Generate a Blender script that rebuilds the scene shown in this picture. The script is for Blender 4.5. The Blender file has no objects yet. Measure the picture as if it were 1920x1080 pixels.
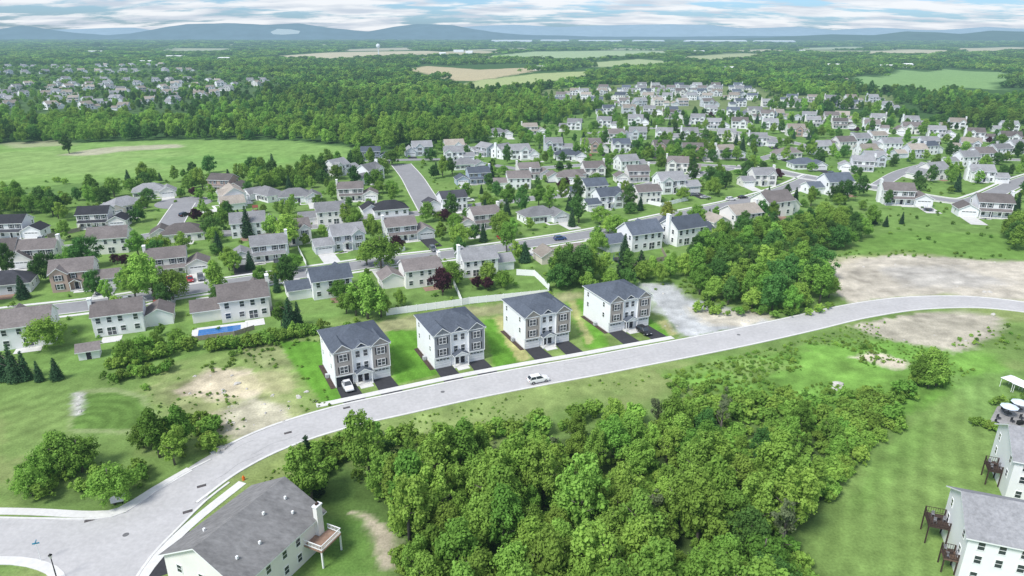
import bpy, math, random, bmesh
import numpy as np
from mathutils import Vector, Matrix
R=random.Random(7); NR=np.random.RandomState(11)
scene=bpy.context.scene
COL=scene.collection
# ---------------------------------------------------------------- camera
H=70.0; F=1280.0; PITCH=math.atan((540-66)/F); CP,SP=math.cos(PITCH),math.sin(PITCH)
def G(px,py):
    u=(px-960)/F; v=(py-540)/F
    t=H/(SP+v*CP)
    return (u*t,(CP-v*SP)*t)
def GP(l): return [G(a,b) for a,b in l]
cam=bpy.data.cameras.new("camera"); cam.lens=24; cam.sensor_width=36; cam.clip_end=90000; cam.clip_start=1
camo=bpy.data.objects.new("camera",cam); COL.objects.link(camo); camo.location=(0,0,H)
camo.rotation_euler=(math.pi/2-PITCH,0,0); scene.camera=camo
scene.view_settings.view_transform='Standard'; scene.view_settings.look='None'; scene.view_settings.exposure=0
# ---------------------------------------------------------------- noise
def _h(i,j,s):
    n=(i.astype(np.int64)*374761393+j.astype(np.int64)*668265263+s*974711)&0x7fffffff
    n=((n^(n>>13))*1274126177)&0x7fffffff
    return ((n^(n>>16))&0xffff)/65535.0
def vn(x,y,s,seed=0):
    x=x/s;y=y/s;i=np.floor(x);j=np.floor(y);fx=x-i;fy=y-j
    fx=fx*fx*(3-2*fx);fy=fy*fy*(3-2*fy)
    a=_h(i,j,seed);b=_h(i+1,j,seed);c=_h(i,j+1,seed);d=_h(i+1,j+1,seed)
    return (a*(1-fx)+b*fx)*(1-fy)+(c*(1-fx)+d*fx)*fy
def fbm(x,y,s,seed=0,o=4):
    r=0;w=0.5;t=0
    for k in range(o):
        r=r+w*vn(x,y,s/2**k,seed+k*17);t+=w;w*=.55
    return r/t
def inpoly(X,Y,poly):
    m=np.zeros(X.shape,bool);n=len(poly)
    for i in range(n):
        x1,y1=poly[i];x2,y2=poly[(i+1)%n]
        if y1==y2: continue
        c=((y1>Y)!=(y2>Y))&(X<(x2-x1)*(Y-y1)/(y2-y1)+x1)
        m^=c
    return m
# ---------------------------------------------------------------- materials
def painted_haze_group():  # paints distance haze as a bluish glow mixed into each surface
    g=bpy.data.node_groups.new("painted_haze",'ShaderNodeTree')
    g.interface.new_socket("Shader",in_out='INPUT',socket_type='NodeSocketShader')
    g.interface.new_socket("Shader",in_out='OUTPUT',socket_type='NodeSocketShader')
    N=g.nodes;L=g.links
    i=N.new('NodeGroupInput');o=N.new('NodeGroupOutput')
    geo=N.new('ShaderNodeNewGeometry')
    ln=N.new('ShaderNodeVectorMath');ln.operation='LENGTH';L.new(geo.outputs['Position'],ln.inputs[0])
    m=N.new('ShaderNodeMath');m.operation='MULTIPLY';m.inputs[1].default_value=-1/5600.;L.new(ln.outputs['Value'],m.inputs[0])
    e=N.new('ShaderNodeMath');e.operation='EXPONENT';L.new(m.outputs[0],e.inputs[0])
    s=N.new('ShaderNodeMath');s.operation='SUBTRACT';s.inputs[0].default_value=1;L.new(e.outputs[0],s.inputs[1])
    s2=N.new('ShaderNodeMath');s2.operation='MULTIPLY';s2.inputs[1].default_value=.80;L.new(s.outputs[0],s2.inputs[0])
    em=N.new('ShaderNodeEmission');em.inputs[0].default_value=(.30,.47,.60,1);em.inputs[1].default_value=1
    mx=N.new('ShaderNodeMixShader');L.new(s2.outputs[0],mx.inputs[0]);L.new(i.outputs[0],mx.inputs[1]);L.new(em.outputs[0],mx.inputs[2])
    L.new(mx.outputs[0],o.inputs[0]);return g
HZ=painted_haze_group()
MC={}
def mat(name,col,rough=.8,nscale=0,namt=.25,stripes=0,objrand=0,spec=.2,bump=0,attr=None,stretch=None,metal=0,huer=0,leaf=False,low=0):
    if name in MC: return MC[name]
    m=bpy.data.materials.new(name);MC[name]=m;m.use_nodes=True
    try: m.cycles.emission_sampling='NONE'
    except Exception: pass
    m.diffuse_color=(*col,1)
    N=m.node_tree.nodes;L=m.node_tree.links;N.clear()
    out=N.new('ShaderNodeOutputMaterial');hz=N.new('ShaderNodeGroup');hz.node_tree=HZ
    if leaf:
        b=N.new('ShaderNodeBsdfDiffuse');tr=N.new('ShaderNodeBsdfTranslucent');mxs=N.new('ShaderNodeMixShader');mxs.inputs[0].default_value=.32
        L.new(b.outputs[0],mxs.inputs[1]);L.new(tr.outputs[0],mxs.inputs[2]);L.new(mxs.outputs[0],hz.inputs[0]);cin=b.inputs['Color']
    elif rough>=.7 and not metal:
        b=N.new('ShaderNodeBsdfDiffuse');L.new(b.outputs[0],hz.inputs[0]);cin=b.inputs['Color']
    else:
        b=N.new('ShaderNodeBsdfPrincipled');b.inputs['Roughness'].default_value=rough
        b.inputs['Specular IOR Level'].default_value=spec;b.inputs['Metallic'].default_value=metal
        L.new(b.outputs[0],hz.inputs[0]);cin=b.inputs['Base Color']
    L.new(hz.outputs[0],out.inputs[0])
    cur=None
    if attr:
        a=N.new('ShaderNodeAttribute');a.attribute_name=attr;cur=a.outputs['Color']
    else:
        c=N.new('ShaderNodeRGB');c.outputs[0].default_value=(*col,1);cur=c.outputs[0]
    tc=N.new('ShaderNodeNewGeometry')
    def mulv(cur,val):
        v=N.new('ShaderNodeVectorMath');v.operation='SCALE';L.new(cur,v.inputs[0]);L.new(val,v.inputs['Scale']);return v.outputs[0]
    def rng(o,a,b_,lo=.25,hi=.75):
        r=N.new('ShaderNodeMapRange');r.inputs[1].default_value=lo;r.inputs[2].default_value=hi;r.inputs[3].default_value=a;r.inputs[4].default_value=b_;L.new(o,r.inputs[0]);return r.outputs[0]
    nz=None
    if nscale:
        pos=tc.outputs['Position']
        if stretch:
            mp=N.new('ShaderNodeMapping');mp.inputs['Rotation'].default_value=(0,0,-stretch[0]);mp.inputs['Scale'].default_value=(stretch[1],1,1);L.new(pos,mp.inputs[0]);pos=mp.outputs[0]
        lay=((nscale,namt),(low,.3)) if leaf and low else ((nscale,namt),(nscale*.13,namt*.8))
        for k,(sc,am) in enumerate(lay):
            n=N.new('ShaderNodeTexNoise');n.inputs['Scale'].default_value=sc;n.inputs['Detail'].default_value=1 if leaf else 5;n.inputs['Roughness'].default_value=.65;L.new(pos,n.inputs['Vector'])
            cur=mulv(cur,rng(n.outputs[0],1-am,1+am)); nz=nz or n
    if stripes:
        t2=N.new('ShaderNodeTexCoord');w=N.new('ShaderNodeTexWave');w.bands_direction='Z';w.wave_profile='SAW';w.inputs['Scale'].default_value=stripes
        L.new(t2.outputs['Object'],w.inputs['Vector']);cur=mulv(cur,rng(w.outputs['Fac'],.94,1.03,0,1))
    if objrand:
        oi=N.new('ShaderNodeObjectInfo');cur=mulv(cur,rng(oi.outputs['Random'],1-objrand,1+objrand,0,1))
        if huer:
            n2=N.new('ShaderNodeMath');n2.operation='MULTIPLY';n2.inputs[1].default_value=7.31;L.new(oi.outputs['Random'],n2.inputs[0])
            fr=N.new('ShaderNodeMath');fr.operation='FRACT';L.new(n2.outputs[0],fr.inputs[0])
            hs=N.new('ShaderNodeHueSaturation');L.new(rng(fr.outputs[0],.5-huer,.5+huer*.3,0,1),hs.inputs['Hue']);L.new(cur,hs.inputs['Color']);cur=hs.outputs[0]
    L.new(cur,cin)
    if leaf: L.new(cur,tr.inputs['Color'])
    if bump and nz:
        bp=N.new('ShaderNodeBump');bp.inputs['Strength'].default_value=bump;bp.inputs['Distance'].default_value=.3;L.new(nz.outputs[0],bp.inputs['Height']);L.new(bp.outputs[0],b.inputs['Normal'])
    return m
WALL={'white':(.84,.84,.83),'cream':(.80,.78,.73),'beige':(.68,.62,.54),'grey':(.60,.62,.65),'brick':(.50,.37,.31),'blue':(.42,.49,.57)}
ROOF={'brown':(.17,.15,.142),'slate':(.10,.115,.14),'grey':(.24,.24,.245),'black':(.06,.06,.068),'tan':(.30,.265,.225)}
WM={k:mat(k+'_siding',v,.75,.4,.05,stripes=1.6,objrand=.04) for k,v in WALL.items()}
RM={k:mat(k+'_shingles',v,.9,2.2,.24,objrand=.28) for k,v in ROOF.items()}
TRIM=mat('white_trim',(.84,.84,.83),.7)
GLASS=mat('window_glass',(.04,.05,.06),.08,spec=.8)
SHUT=mat('dark_shutter',(.05,.05,.055),.7)
DOORM=mat('dark_door',(.05,.05,.06),.7)
GARM=mat('garage_door_white',(.82,.82,.81),.7,stripes=2.2)
CONC=mat('concrete',(.64,.63,.60),.85,1.2,.1)
ROADM=mat('road_asphalt_light',(.46,.45,.44),.85,1.3,.12)
ROAD2=mat('road_asphalt_grey',(.27,.268,.272),.85,.7,.12)
ASPH=mat('driveway_asphalt',(.055,.055,.060),.85,1.5,.15)
DRIVEC=mat('driveway_concrete',(.58,.57,.54),.85,.8,.12)
WOOD=mat('deck_wood_brown',(.30,.20,.15),.7,3,.2)
DWOOD=mat('deck_wood_dark',(.07,.05,.042),.7,3,.2)
BARK=mat('bark',(.17,.15,.13),.9,3,.3)
# ---------------------------------------------------------------- mesh helpers
class MB:
    def __init__(s): s.v=[];s.f=[];s.m=[];s.mats=[]
    def mi(s,m):
        if m not in s.mats: s.mats.append(m)
        return s.mats.index(m)
    def add(s,vs,fs,m):
        o=len(s.v);s.v+=[tuple(map(float,v)) for v in vs];k=s.mi(m)
        for f in fs: s.f.append([i+o for i in f]);s.m.append(k)
    def box(s,x0,x1,y0,y1,z0,z1,m):
        if x0>x1:x0,x1=x1,x0
        if y0>y1:y0,y1=y1,y0
        s.add([(x0,y0,z0),(x1,y0,z0),(x1,y1,z0),(x0,y1,z0),(x0,y0,z1),(x1,y0,z1),(x1,y1,z1),(x0,y1,z1)],
          [(0,3,2,1),(4,5,6,7),(0,1,5,4),(1,2,6,5),(2,3,7,6),(3,0,4,7)],m)
    def cyl(s,c,r0,r1,z0,z1,n,m,axis='z'):
        vs=[];
        for z,r in((z0,r0),(z1,r1)):
            for i in range(n):
                a=2*math.pi*i/n;p,q=r*math.cos(a),r*math.sin(a)
                vs.append((c[0]+p,c[1]+q,z) if axis=='z' else (c[0]+p,z,c[1]+q))
        s.add(vs,[[i,(i+1)%n,n+(i+1)%n,n+i] for i in range(n)]+[list(range(n))[::-1],list(range(n,2*n))],m)
    def tube(s,a,b,r0,r1,n,m):
        a=Vector(a);b=Vector(b);d=(b-a).normalized();p=d.orthogonal().normalized();q=d.cross(p)
        vs=[]
        for c,r in((a,r0),(b,r1)):
            for i in range(n):
                t=2*math.pi*i/n;vs.append(c+p*(r*math.cos(t))+q*(r*math.sin(t)))
        s.add(vs,[[i,(i+1)%n,n+(i+1)%n,n+i] for i in range(n)]+[list(range(n))[::-1],list(range(n,2*n))],m)
    def merge(s,o,loc=(0,0,0),rz=0):
        c,n=math.cos(rz),math.sin(rz)
        base=len(s.v)
        s.v+=[(x*c-y*n+loc[0],x*n+y*c+loc[1],z+loc[2]) for x,y,z in o.v]
        mp=[s.mi(m) for m in o.mats]
        for f,k in zip(o.f,o.m): s.f.append([i+base for i in f]);s.m.append(mp[k])
    def mesh(s,name,smooth=False):
        me=bpy.data.meshes.new(name);me.from_pydata(s.v,[],s.f)
        for m in s.mats: me.materials.append(m)
        me.polygons.foreach_set('material_index',s.m)
        if smooth: me.polygons.foreach_set('use_smooth',[True]*len(s.f))
        me.update();return me
def obj(name,me,loc=(0,0,0),rz=0,parent=None,label=None,cat=None,group=None,kind=None,scale=None):
    o=bpy.data.objects.new(name,me);COL.objects.link(o);o.location=loc;o.rotation_euler=(0,0,rz)
    if scale is not None:o.scale=scale
    if parent:o.parent=parent
    if label:o['label']=label
    if cat:o['category']=cat
    if group:o['group']=group
    if kind:o['kind']=kind
    return o
def catmull(pts,step=2.0):
    P=[Vector(p) for p in pts];P=[P[0]*2-P[1]]+P+[P[-1]*2-P[-2]];out=[]
    for i in range(1,len(P)-2):
        a,b,c,d=P[i-1:i+3];n=max(2,int((c-b).length/step))
        for k in range(n):
            t=k/n
            out.append(.5*((2*b)+(c-a)*t+(2*a-5*b+4*c-d)*t*t+(3*b-a-3*c+d)*t**3))
    out.append(P[-2]);return out
ROADS=[]
def ribbon(name,pts,o0,o1,z0,z1,m,label=None,kind='structure',px=True,cat=None):
    c=catmull(GP(pts) if px else pts)
    b=MB();vs=[];n=len(c)
    for i,p in enumerate(c):
        d=(c[min(i+1,n-1)]-c[max(i-1,0)]).normalized();q=Vector((-d.y,d.x))
        for o,z in((o0,z1),(o1,z1),(o1,z0),(o0,z0)):
            r=p+q*o;vs.append((r.x,r.y,z))
    fs=[]
    for i in range(n-1):
        k=4*i
        fs.append((k,k+1,k+5,k+4) if o1<o0 else (k,k+4,k+5,k+1))
        if z1-z0>.05:
            fs.append((k+1,k+2,k+6,k+5));fs.append((k,k+3,k+7,k+4))
    b.add(vs,fs,m)
    me=b.mesh(name)
    o=obj(name,me,label=label,kind=kind,cat=cat)
    return c
def street(name,pts,w,m,z=.05,label=None,kerb=True,track=True,walk=False):
    c=ribbon(name,pts,-w/2,w/2,z-.02,z,m,label)
    if track: ROADS.append((np.array([(p.x,p.y) for p in c]),w/2))
    if kerb:
        ribbon('kerb',pts,w/2,w/2+.4,0,.15,CONC,'concrete kerb');ribbon('kerb',pts,-w/2-.4,-w/2,0,.15,CONC,'concrete kerb')
    if walk:
        ribbon('sidewalk',pts,w/2+1.5,w/2+2.9,0,.1,CONC,'pale concrete sidewalk');ribbon('sidewalk',pts,-w/2-2.9,-w/2-1.5,0,.1,CONC,'pale concrete sidewalk')
    return c
def patch(name,poly,z,m,label=None,px=True,kind='structure'):
    p=GP(poly) if px else poly
    b=MB();b.add([(x,y,z) for x,y in p],[list(range(len(p)))],m)
    return obj(name,b.mesh(name),label=label,kind=kind)
# ---------------------------------------------------------------- ground colours
GRASS=(.17,.265,.075)
NB1=[(-60,400),(60,385),(150,372),(235,325),(600,305),(740,280),(900,268),(960,240),(1120,208),(1330,185),(1420,205),(1600,215),(1930,235),(2060,300),(2060,480),(1900,480),(1640,440),(1500,400),(1320,470),(1290,540),(1150,560),(960,580),(700,620),(-60,740)]
NB2=[(1000,196),(1020,168),(1180,158),(1420,163),(1460,180),(1680,178),(1680,200),(1400,206),(1200,206)]
NB3=[(-80,215),(-80,125),(120,122),(330,125),(540,148),(470,205),(240,212)]
MEADOW=[(-80,272),(150,268),(330,262),(560,264),(650,276),(690,296),(640,312),(520,322),(380,332),(200,348),(100,370),(-80,395)]
FIELDS=[([(760,128),(800,121),(900,128),(1000,124),(1010,130),(940,141),(890,149),(850,148),(820,139)],(.46,.40,.25)),
 ([(850,161),(900,147),(1010,135),(1100,131),(1110,137),(1030,150),(910,168)],(.36,.42,.19)),
 ([(480,106),(620,98),(780,95),(830,100),(620,109)],(.50,.46,.32)),
 ([(900,110),(1000,98),(1220,96),(1260,101),(1100,112)],(.33,.43,.24)),
 ([(1590,152),(1610,140),(1650,143),(1690,129),(1740,133),(1770,127),(1810,131),(1880,133),(1900,147),(1860,152),(1870,166),(1800,161),(1750,172),(1700,163),(1640,166)],(.21,.34,.13)),
 ([(1600,99),(1700,92),(1790,94),(1740,103)],(.48,.45,.31)),
 ([(1770,90),(1900,86),(1960,90),(1830,97)],(.48,.45,.31)),
 ([(1270,109),(1400,102),(1440,106),(1330,115)],(.36,.40,.22)),
 ([(760,103),(900,96),(950,100),(820,107)],(.44,.41,.28)),
 ([(1470,89),(1600,85),(1660,88),(1540,92)],(.36,.42,.28)),
 ([(280,93),(420,89),(470,92),(330,96)],(.36,.40,.28)),
 ([(1060,120),(1200,113),(1280,117),(1120,124)],(.34,.41,.21)),
 ([(620,91),(760,87),(800,90),(660,94)],(.42,.40,.29)),
 ([(840,93),(980,89),(1020,92),(880,96)],(.44,.44,.31)),
 ([(1370,94),(1440,91),(1480,94),(1390,97)],(.44,.42,.3)),
 ([(1100,92),(1250,89),(1290,91),(1150,95)],(.38,.42,.3)),
]
WOODF=[(720,862),(850,852),(1000,838),(1100,815),(1180,800),(1320,808),(1460,810),(1560,820),(1600,845),(1560,890),(1520,950),(1490,1010),(1530,1110),(1480,1250),(780,1250),(740,1080),(750,1000),(720,950),(670,900),(680,870)]
def axis_lines(segs):
    out=[segs[0][0]]
    for a,b,s in segs:
        n=max(1,int(round((b-a)/s)));out+=list(np.linspace(a,b,n+1)[1:])
    return np.array(out)
xs=axis_lines([(-40000,-12000,2500),(-12000,-4000,300),(-4000,-1200,50),(-1200,-400,9),(-400,-110,2.5),(-110,110,.7),(110,400,2.5),(400,1200,9),(1200,4000,50),(4000,12000,300),(12000,40000,2500)])
ys=axis_lines([(-2000,0,400),(0,50,10),(50,170,.7),(170,350,1.6),(350,700,4),(700,2200,9),(2200,7000,50),(7000,16000,400),(16000,60000,4000)])
X,Y=np.meshgrid(xs,ys);X=X.ravel();Y=Y.ravel()
def terr(x,y):
    w=np.clip((y-900)/1500,0,1)*np.clip((14000-y)/4000,0,1)
    return w*(fbm(x,y,1500,5,3)-.5)*22
Z=terr(X,Y)
C=np.tile(np.array(GRASS),(len(X),1))
def blend(c,a,m): 
    m=m[:,None] if m.ndim==1 else m
    return c*(1-m)+np.array(a)*m
n1=fbm(X,Y,22,1);n2=fbm(X,Y,5,2);n3=fbm(X,Y,2.0,9,2)
C=C*(0.72+.56*n1)[:,None]
C=blend(C,(.29,.30,.13),np.clip((n1-.5)*3,0,.5)*np.clip((Y-0)/60,0,1))
far=np.clip((Y-330)/60,0,1)
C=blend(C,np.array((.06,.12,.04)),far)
fl=fbm(X*.35,Y,300,31,3);ff=np.clip((fl-.59)*30,0,1)*np.clip((Y-2400)/600,0,1)
C=blend(C,(.40,.42,.28),ff)
def region(poly,col,j=2.,op=1.,tex=.2,px=True,ns=None):
    global C
    p=GP(poly) if px else poly
    P=np.array(p);x0,y0=P.min(0)-j*2;x1,y1=P.max(0)+j*2
    idx=np.where((X>x0)&(X<x1)&(Y>y0)&(Y<y1))[0]
    if not len(idx):return
    x=X[idx];y=Y[idx];m=np.zeros(len(idx))
    for k in range(4):
        ns_=ns or j*3
        m+=inpoly(x+(fbm(x,y,ns_,50+k,3)-.5)*4*j+(k-1.5)*j*.25,y+(fbm(x,y,ns_,70+k,3)-.5)*4*j,p)
    m=m/4*op
    t=1+(fbm(x,y,6,90,4)-.5)*2*tex+(fbm(x,y,1.8,95,2)-.5)*tex
    C[idx]=C[idx]*(1-m[:,None])+(np.array(col)[None]*t[:,None])*m[:,None]
region(NB1,(.16,.27,.07),3,.8,.3)
region(NB2,(.17,.22,.09),8,1);region(NB3,(.09,.15,.06),8,.8)
region(MEADOW,(.205,.335,.095),5,1,.28)
region([(-80,290),(120,282),(330,285),(500,300),(300,318),(100,330),(-80,345)],(.26,.37,.13),10,.6,.3)
region([(250,295),(450,288),(600,300),(480,312),(300,310)],(.165,.31,.08),8,.6,.3)
region([(110,290),(200,276),(330,270),(345,276),(230,284),(160,292)],(.46,.42,.32),3,.8)
region([(-80,370),(60,350),(200,340),(220,352),(120,378),(-80,400)],(.12,.21,.06),5,.9)
region([(0,268),(110,262),(140,272),(20,278)],(.38,.38,.24),4,.7)
for p,c in FIELDS:
    q=[(a,b+ (3 if b>120 else 1)) for a,b in p];region(q,c,9 if p[0][1]>120 else 14,1,.12)
region([(270,720),(420,660),(620,600),(1080,545),(1260,530),(1420,600),(1200,650),(900,700),(640,755),(560,800),(380,870),(250,800)],(.20,.285,.085),3,.8,.5)
region([(590,640),(640,612),(720,603),(850,578),(960,567),(1085,545),(1100,556),(960,588),(800,612),(700,632),(640,650)],(.36,.34,.19),2,.75,.4)
region([(440,650),(560,640),(600,660),(590,690),(480,690)],(.31,.32,.16),2,.6,.5)
region([(280,725),(400,690),(480,690),(560,740),(560,800),(440,830),(390,800),(300,760)],(.33,.33,.17),3,.6,.6)
region([(325,735),(400,690),(470,695),(500,725),(480,745),(400,752)],(.53,.46,.33),1.2,.95,.45)
region([(420,770),(480,745),(530,760),(550,795),(500,818),(440,825),(400,800)],(.50,.46,.35),1.3,.85,.55)
region([(360,790),(400,765),(420,800),(380,815)],(.50,.43,.30),1.2,.8,.5)
region([(440,705),(540,690),(560,720),(530,740),(450,735)],(.42,.39,.22),1.5,.65,.6)
for q in ([(520,640),(600,640),(640,745),(610,762),(560,700)],[(725,620),(790,620),(828,700),(740,722)],[(905,600),(940,595),(988,676),(925,690)],[(1060,565),(1090,560),(1145,648),(1100,655)],[(1215,595),(1262,630),(1230,635),(1200,610)]):
    region(q,(.125,.285,.038),.4,.97,.15)
region([(925,596),(952,591),(995,672),(972,680)],(.46,.41,.19),.6,.8,.35)
region([(1064,566),(1078,563),(1112,640),(1100,648)],(.44,.40,.19),.6,.75,.35)
region([(1232,602),(1250,600),(1272,626),(1256,630)],(.42,.39,.19),.6,.75,.35)
region([(1195,530),(1260,532),(1300,562),(1380,580),(1440,590),(1450,608),(1290,632),(1255,605),(1225,575)],(.48,.485,.485),1.5,.95,.25)
region([(1290,578),(1420,582),(1460,600),(1400,612),(1320,610)],(.56,.50,.38),2,.75,.3)
region([(1525,505),(1590,485),(1700,477),(1800,484),(1960,494),(1990,572),(1860,558),(1720,552),(1600,572),(1555,540)],(.50,.455,.37),1.8,1,.4)
region([(1640,500),(1800,500),(1900,530),(1700,540)],(.45,.43,.39),4,.7,.35)
region([(1540,485),(1600,476),(1640,482),(1560,505)],(.56,.50,.36),3,.6,.3)
region([(1240,705),(1500,650),(1700,640),(1860,660),(1900,700),(1800,760),(1640,800),(1400,780)],(.165,.335,.06),3,.85,.5)
region([(1600,612),(1690,590),(1800,584),(1880,592),(1870,628),(1800,660),(1700,645),(1640,628)],(.49,.445,.355),1.6,.95,.4)
region([(1595,668),(1640,659),(1705,680),(1690,694),(1640,682)],(.60,.53,.42),1,.95,.15)
region([(1555,485),(1640,440),(1720,432),(1900,440),(1960,470),(1960,492),(1800,480),(1690,473),(1600,478)],(.15,.27,.06),2,.9,.2)
region([(1330,690),(1420,670),(1500,690),(1400,720)],(.27,.35,.12),3,.5,.5)
region([(690,790),(900,745),(1200,695),(1220,705),(1000,775),(850,800),(700,825)],(.25,.33,.11),1.5,.8,.4)
region([(450,900),(560,835),(700,795),(720,830),(600,880),(480,930)],(.24,.30,.10),1.5,.8,.5)
region([(560,890),(640,850),(730,940),(720,1000),(620,960),(560,910)],(.11,.19,.05),2,.9,.3)
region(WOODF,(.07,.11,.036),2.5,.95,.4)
region([(655,955),(700,962),(740,1000),(750,1060),(715,1066),(700,1005),(680,975)],(.54,.47,.35),.8,.95,.25)
region([(600,975),(680,975),(700,1010),(700,1085),(590,1085)],(.13,.24,.055),1,.9,.2)
LAWNR=[(1540,940),(1640,850),(1780,740),(1880,700),(1960,690),(2100,1100),(1560,1250),(1530,1050)]
region(LAWNR,(.185,.285,.08),1.5,.95,.2)
region([(1780,705),(1900,690),(1960,700),(1900,790),(1830,800)],(.18,.30,.085),2,.7,.3)
region([(1640,850),(1700,800),(1760,760),(1740,830),(1640,940),(1580,960)],(.155,.265,.065),2,.7,.3)
region([(0,730),(130,725),(290,745),(270,795),(130,805),(60,850),(0,870)],(.18,.275,.08),2,.8,.25)
BASIN=[(135,804),(140,770),(160,738),(215,736),(262,747),(280,775),(276,795),(240,806)]
region([(126,810),(132,765),(152,730),(215,727),(270,740),(292,775),(288,800),(245,815)],(.26,.32,.14),.4,.85,.12)
region(BASIN,(.115,.21,.045),.25,.92,.12)
region([(30,860),(120,900),(280,870),(270,930),(180,950),(40,950)],(.13,.20,.06),2,.8,.5)
region([(138,735),(158,735),(152,778),(136,778)],(.50,.49,.45),.5,.9,.2)
p=GP(LAWNR);mm=inpoly(X,Y,p);wob=(fbm(X,Y,14,88,2)-.5)*2.2;st=np.sin((X*.86-Y*.5+wob)*2*math.pi/3.0)
C[mm]*=(1+.10*st[mm])[:,None]
p=GP(BASIN);mm=inpoly(X,Y,p);cx,cy=G(150,800);st=np.sin(np.hypot(X-cx,Y-cy)*2*math.pi/2.6);C[mm]*=(1+.16*st[mm])[:,None]
p=GP([(0,730),(130,725),(130,805),(60,850),(0,870)]);mm=inpoly(X,Y,p);cx,cy=G(-60,700);st=np.sin(np.hypot(X-cx,Y-cy)*2*math.pi/3.2);C[mm]*=(1+.08*st[mm])[:,None]
for q in ([(520,640),(600,640),(640,745),(610,762),(560,700)],[(725,620),(790,620),(828,700),(740,722)],[(905,600),(940,595),(988,676),(925,690)]):
    mm=inpoly(X,Y,GP(q));st=np.sin((X*.9+Y*.45)*2*math.pi/2.4);C[mm]*=(1+.10*st[mm])[:,None]
near=np.clip((330-Y)/100,0,1);C*=(1+near*(n3-.5)*.36+near*(n2-.5)*.22)[:,None]
C*=.95
C=np.clip(C,0.005,1)
nx,ny=len(xs),len(ys)
me=bpy.data.meshes.new('ground');me.vertices.add(nx*ny);me.vertices.foreach_set('co',np.stack([X,Y,Z],1).astype(np.float32).ravel())
ii,jj=np.meshgrid(np.arange(nx-1),np.arange(ny-1));a=(jj*nx+ii).ravel()
quads=np.stack([a,a+1,a+nx+1,a+nx],1).astype(np.int32);nq=len(quads)
me.loops.add(nq*4);me.loops.foreach_set('vertex_index',quads.ravel());me.polygons.add(nq);me.polygons.foreach_set('loop_start',np.arange(0,nq*4,4,dtype=np.int32))
me.update(calc_edges=True)
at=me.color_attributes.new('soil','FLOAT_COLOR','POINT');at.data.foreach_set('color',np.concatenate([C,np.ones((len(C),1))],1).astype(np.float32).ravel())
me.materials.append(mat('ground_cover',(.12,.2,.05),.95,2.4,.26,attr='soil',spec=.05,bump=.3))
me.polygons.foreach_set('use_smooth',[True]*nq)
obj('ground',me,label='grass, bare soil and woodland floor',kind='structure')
# ---------------------------------------------------------------- hills
def at_y(px,py,Yp):
    u=(px-960)/F;v=(py-540)/F;t=Yp/(CP-v*SP);return (u*t,Yp,H-(SP+v*CP)*t)
def hills(name,prof,Yd,depth,col,seed,label):
    b=MB();xsn=np.linspace(-500,2420,420)
    xp=[a for a,_ in prof];yp=[c for _,c in prof];vs=[];rows=7
    for x in xsn:
        yy=float(np.interp(x,xp,yp))+ (float(fbm(np.array([x*1.]),np.array([3.]),70,seed,4)[0])-.5)*3.0
        X0,Y0,Z0=at_y(x,yy,Yd)
        for r in range(rows):
            t=r/(rows-1);k=1-abs(t-.5)*2
            zz=Z0*(k*k*(3-2*k))*(1 if t==.5 else .92+.16*float(vn(np.array([x*1.]),np.array([r*50.]),25,seed)[0]))-30*(k==0)
            vs.append((X0,Y0+(t-.5)*depth,zz))
    fs=[]
    for i in range(len(xsn)-1):
        for r in range(rows-1):
            k=i*rows+r;fs.append((k,k+rows,k+rows+1,k+1))
    b.add(vs,fs,col);o=obj(name,b.mesh(name,True),label=label,kind='structure')
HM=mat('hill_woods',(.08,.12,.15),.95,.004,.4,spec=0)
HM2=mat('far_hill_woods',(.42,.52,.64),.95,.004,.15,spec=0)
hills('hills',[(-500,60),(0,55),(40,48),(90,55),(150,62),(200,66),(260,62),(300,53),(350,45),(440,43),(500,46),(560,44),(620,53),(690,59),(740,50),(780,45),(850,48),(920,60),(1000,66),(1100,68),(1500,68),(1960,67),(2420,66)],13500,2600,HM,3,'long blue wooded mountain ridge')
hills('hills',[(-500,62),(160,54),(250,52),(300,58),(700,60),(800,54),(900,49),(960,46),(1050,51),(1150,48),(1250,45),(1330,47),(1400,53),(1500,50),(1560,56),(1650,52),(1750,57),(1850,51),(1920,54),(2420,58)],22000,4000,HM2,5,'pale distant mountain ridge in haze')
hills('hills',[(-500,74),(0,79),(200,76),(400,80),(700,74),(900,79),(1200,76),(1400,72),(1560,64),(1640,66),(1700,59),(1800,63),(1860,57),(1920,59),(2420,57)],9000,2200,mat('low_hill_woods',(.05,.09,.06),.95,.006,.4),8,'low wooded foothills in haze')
b=MB();q=[(507,61),(520,55),(545,56),(563,59),(560,64),(530,66),(512,65)]
b.add([at_y(a_,c_-1,11800) for a_,c_ in q],[list(range(len(q)))],mat('quarry_rock',(.95,.95,.9),.9));
obj('quarry_face',b.mesh('quarry_face'),label='pale quarry scar on the wooded ridge',kind='structure')
# ---------------------------------------------------------------- roads
MAIN=[(200,1040),(262,985),(330,930),(420,868),(520,820),(640,782),(760,755),(880,729),(1000,706),(1100,688),(1200,669),(1300,650),(1400,630),(1500,608),(1600,585),(1700,570),(1800,566),(1880,571),(1990,586)]
c=ribbon('road',MAIN,-4.2,4.2,.03,.05,ROADM,'light grey asphalt residential road');ROADS.append((np.array([(p.x,p.y) for p in c]),4.2))
ribbon('kerb',MAIN[3:],4.2,4.75,0,.15,CONC,'concrete kerb')
ribbon('kerb',MAIN[2:],-4.7,-4.2,0,.15,CONC,'concrete kerb')
ribbon('sidewalk',[(600,790),(640,782),(760,755),(880,729),(1000,706),(1100,688),(1200,669),(1290,652)],5.5,7.2,.0,.10,CONC,'concrete sidewalk')
SEAL=mat('tar_seal',(.29,.29,.285),.9,2,.2)
mc=catmull(GP(MAIN),1.0)
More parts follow.
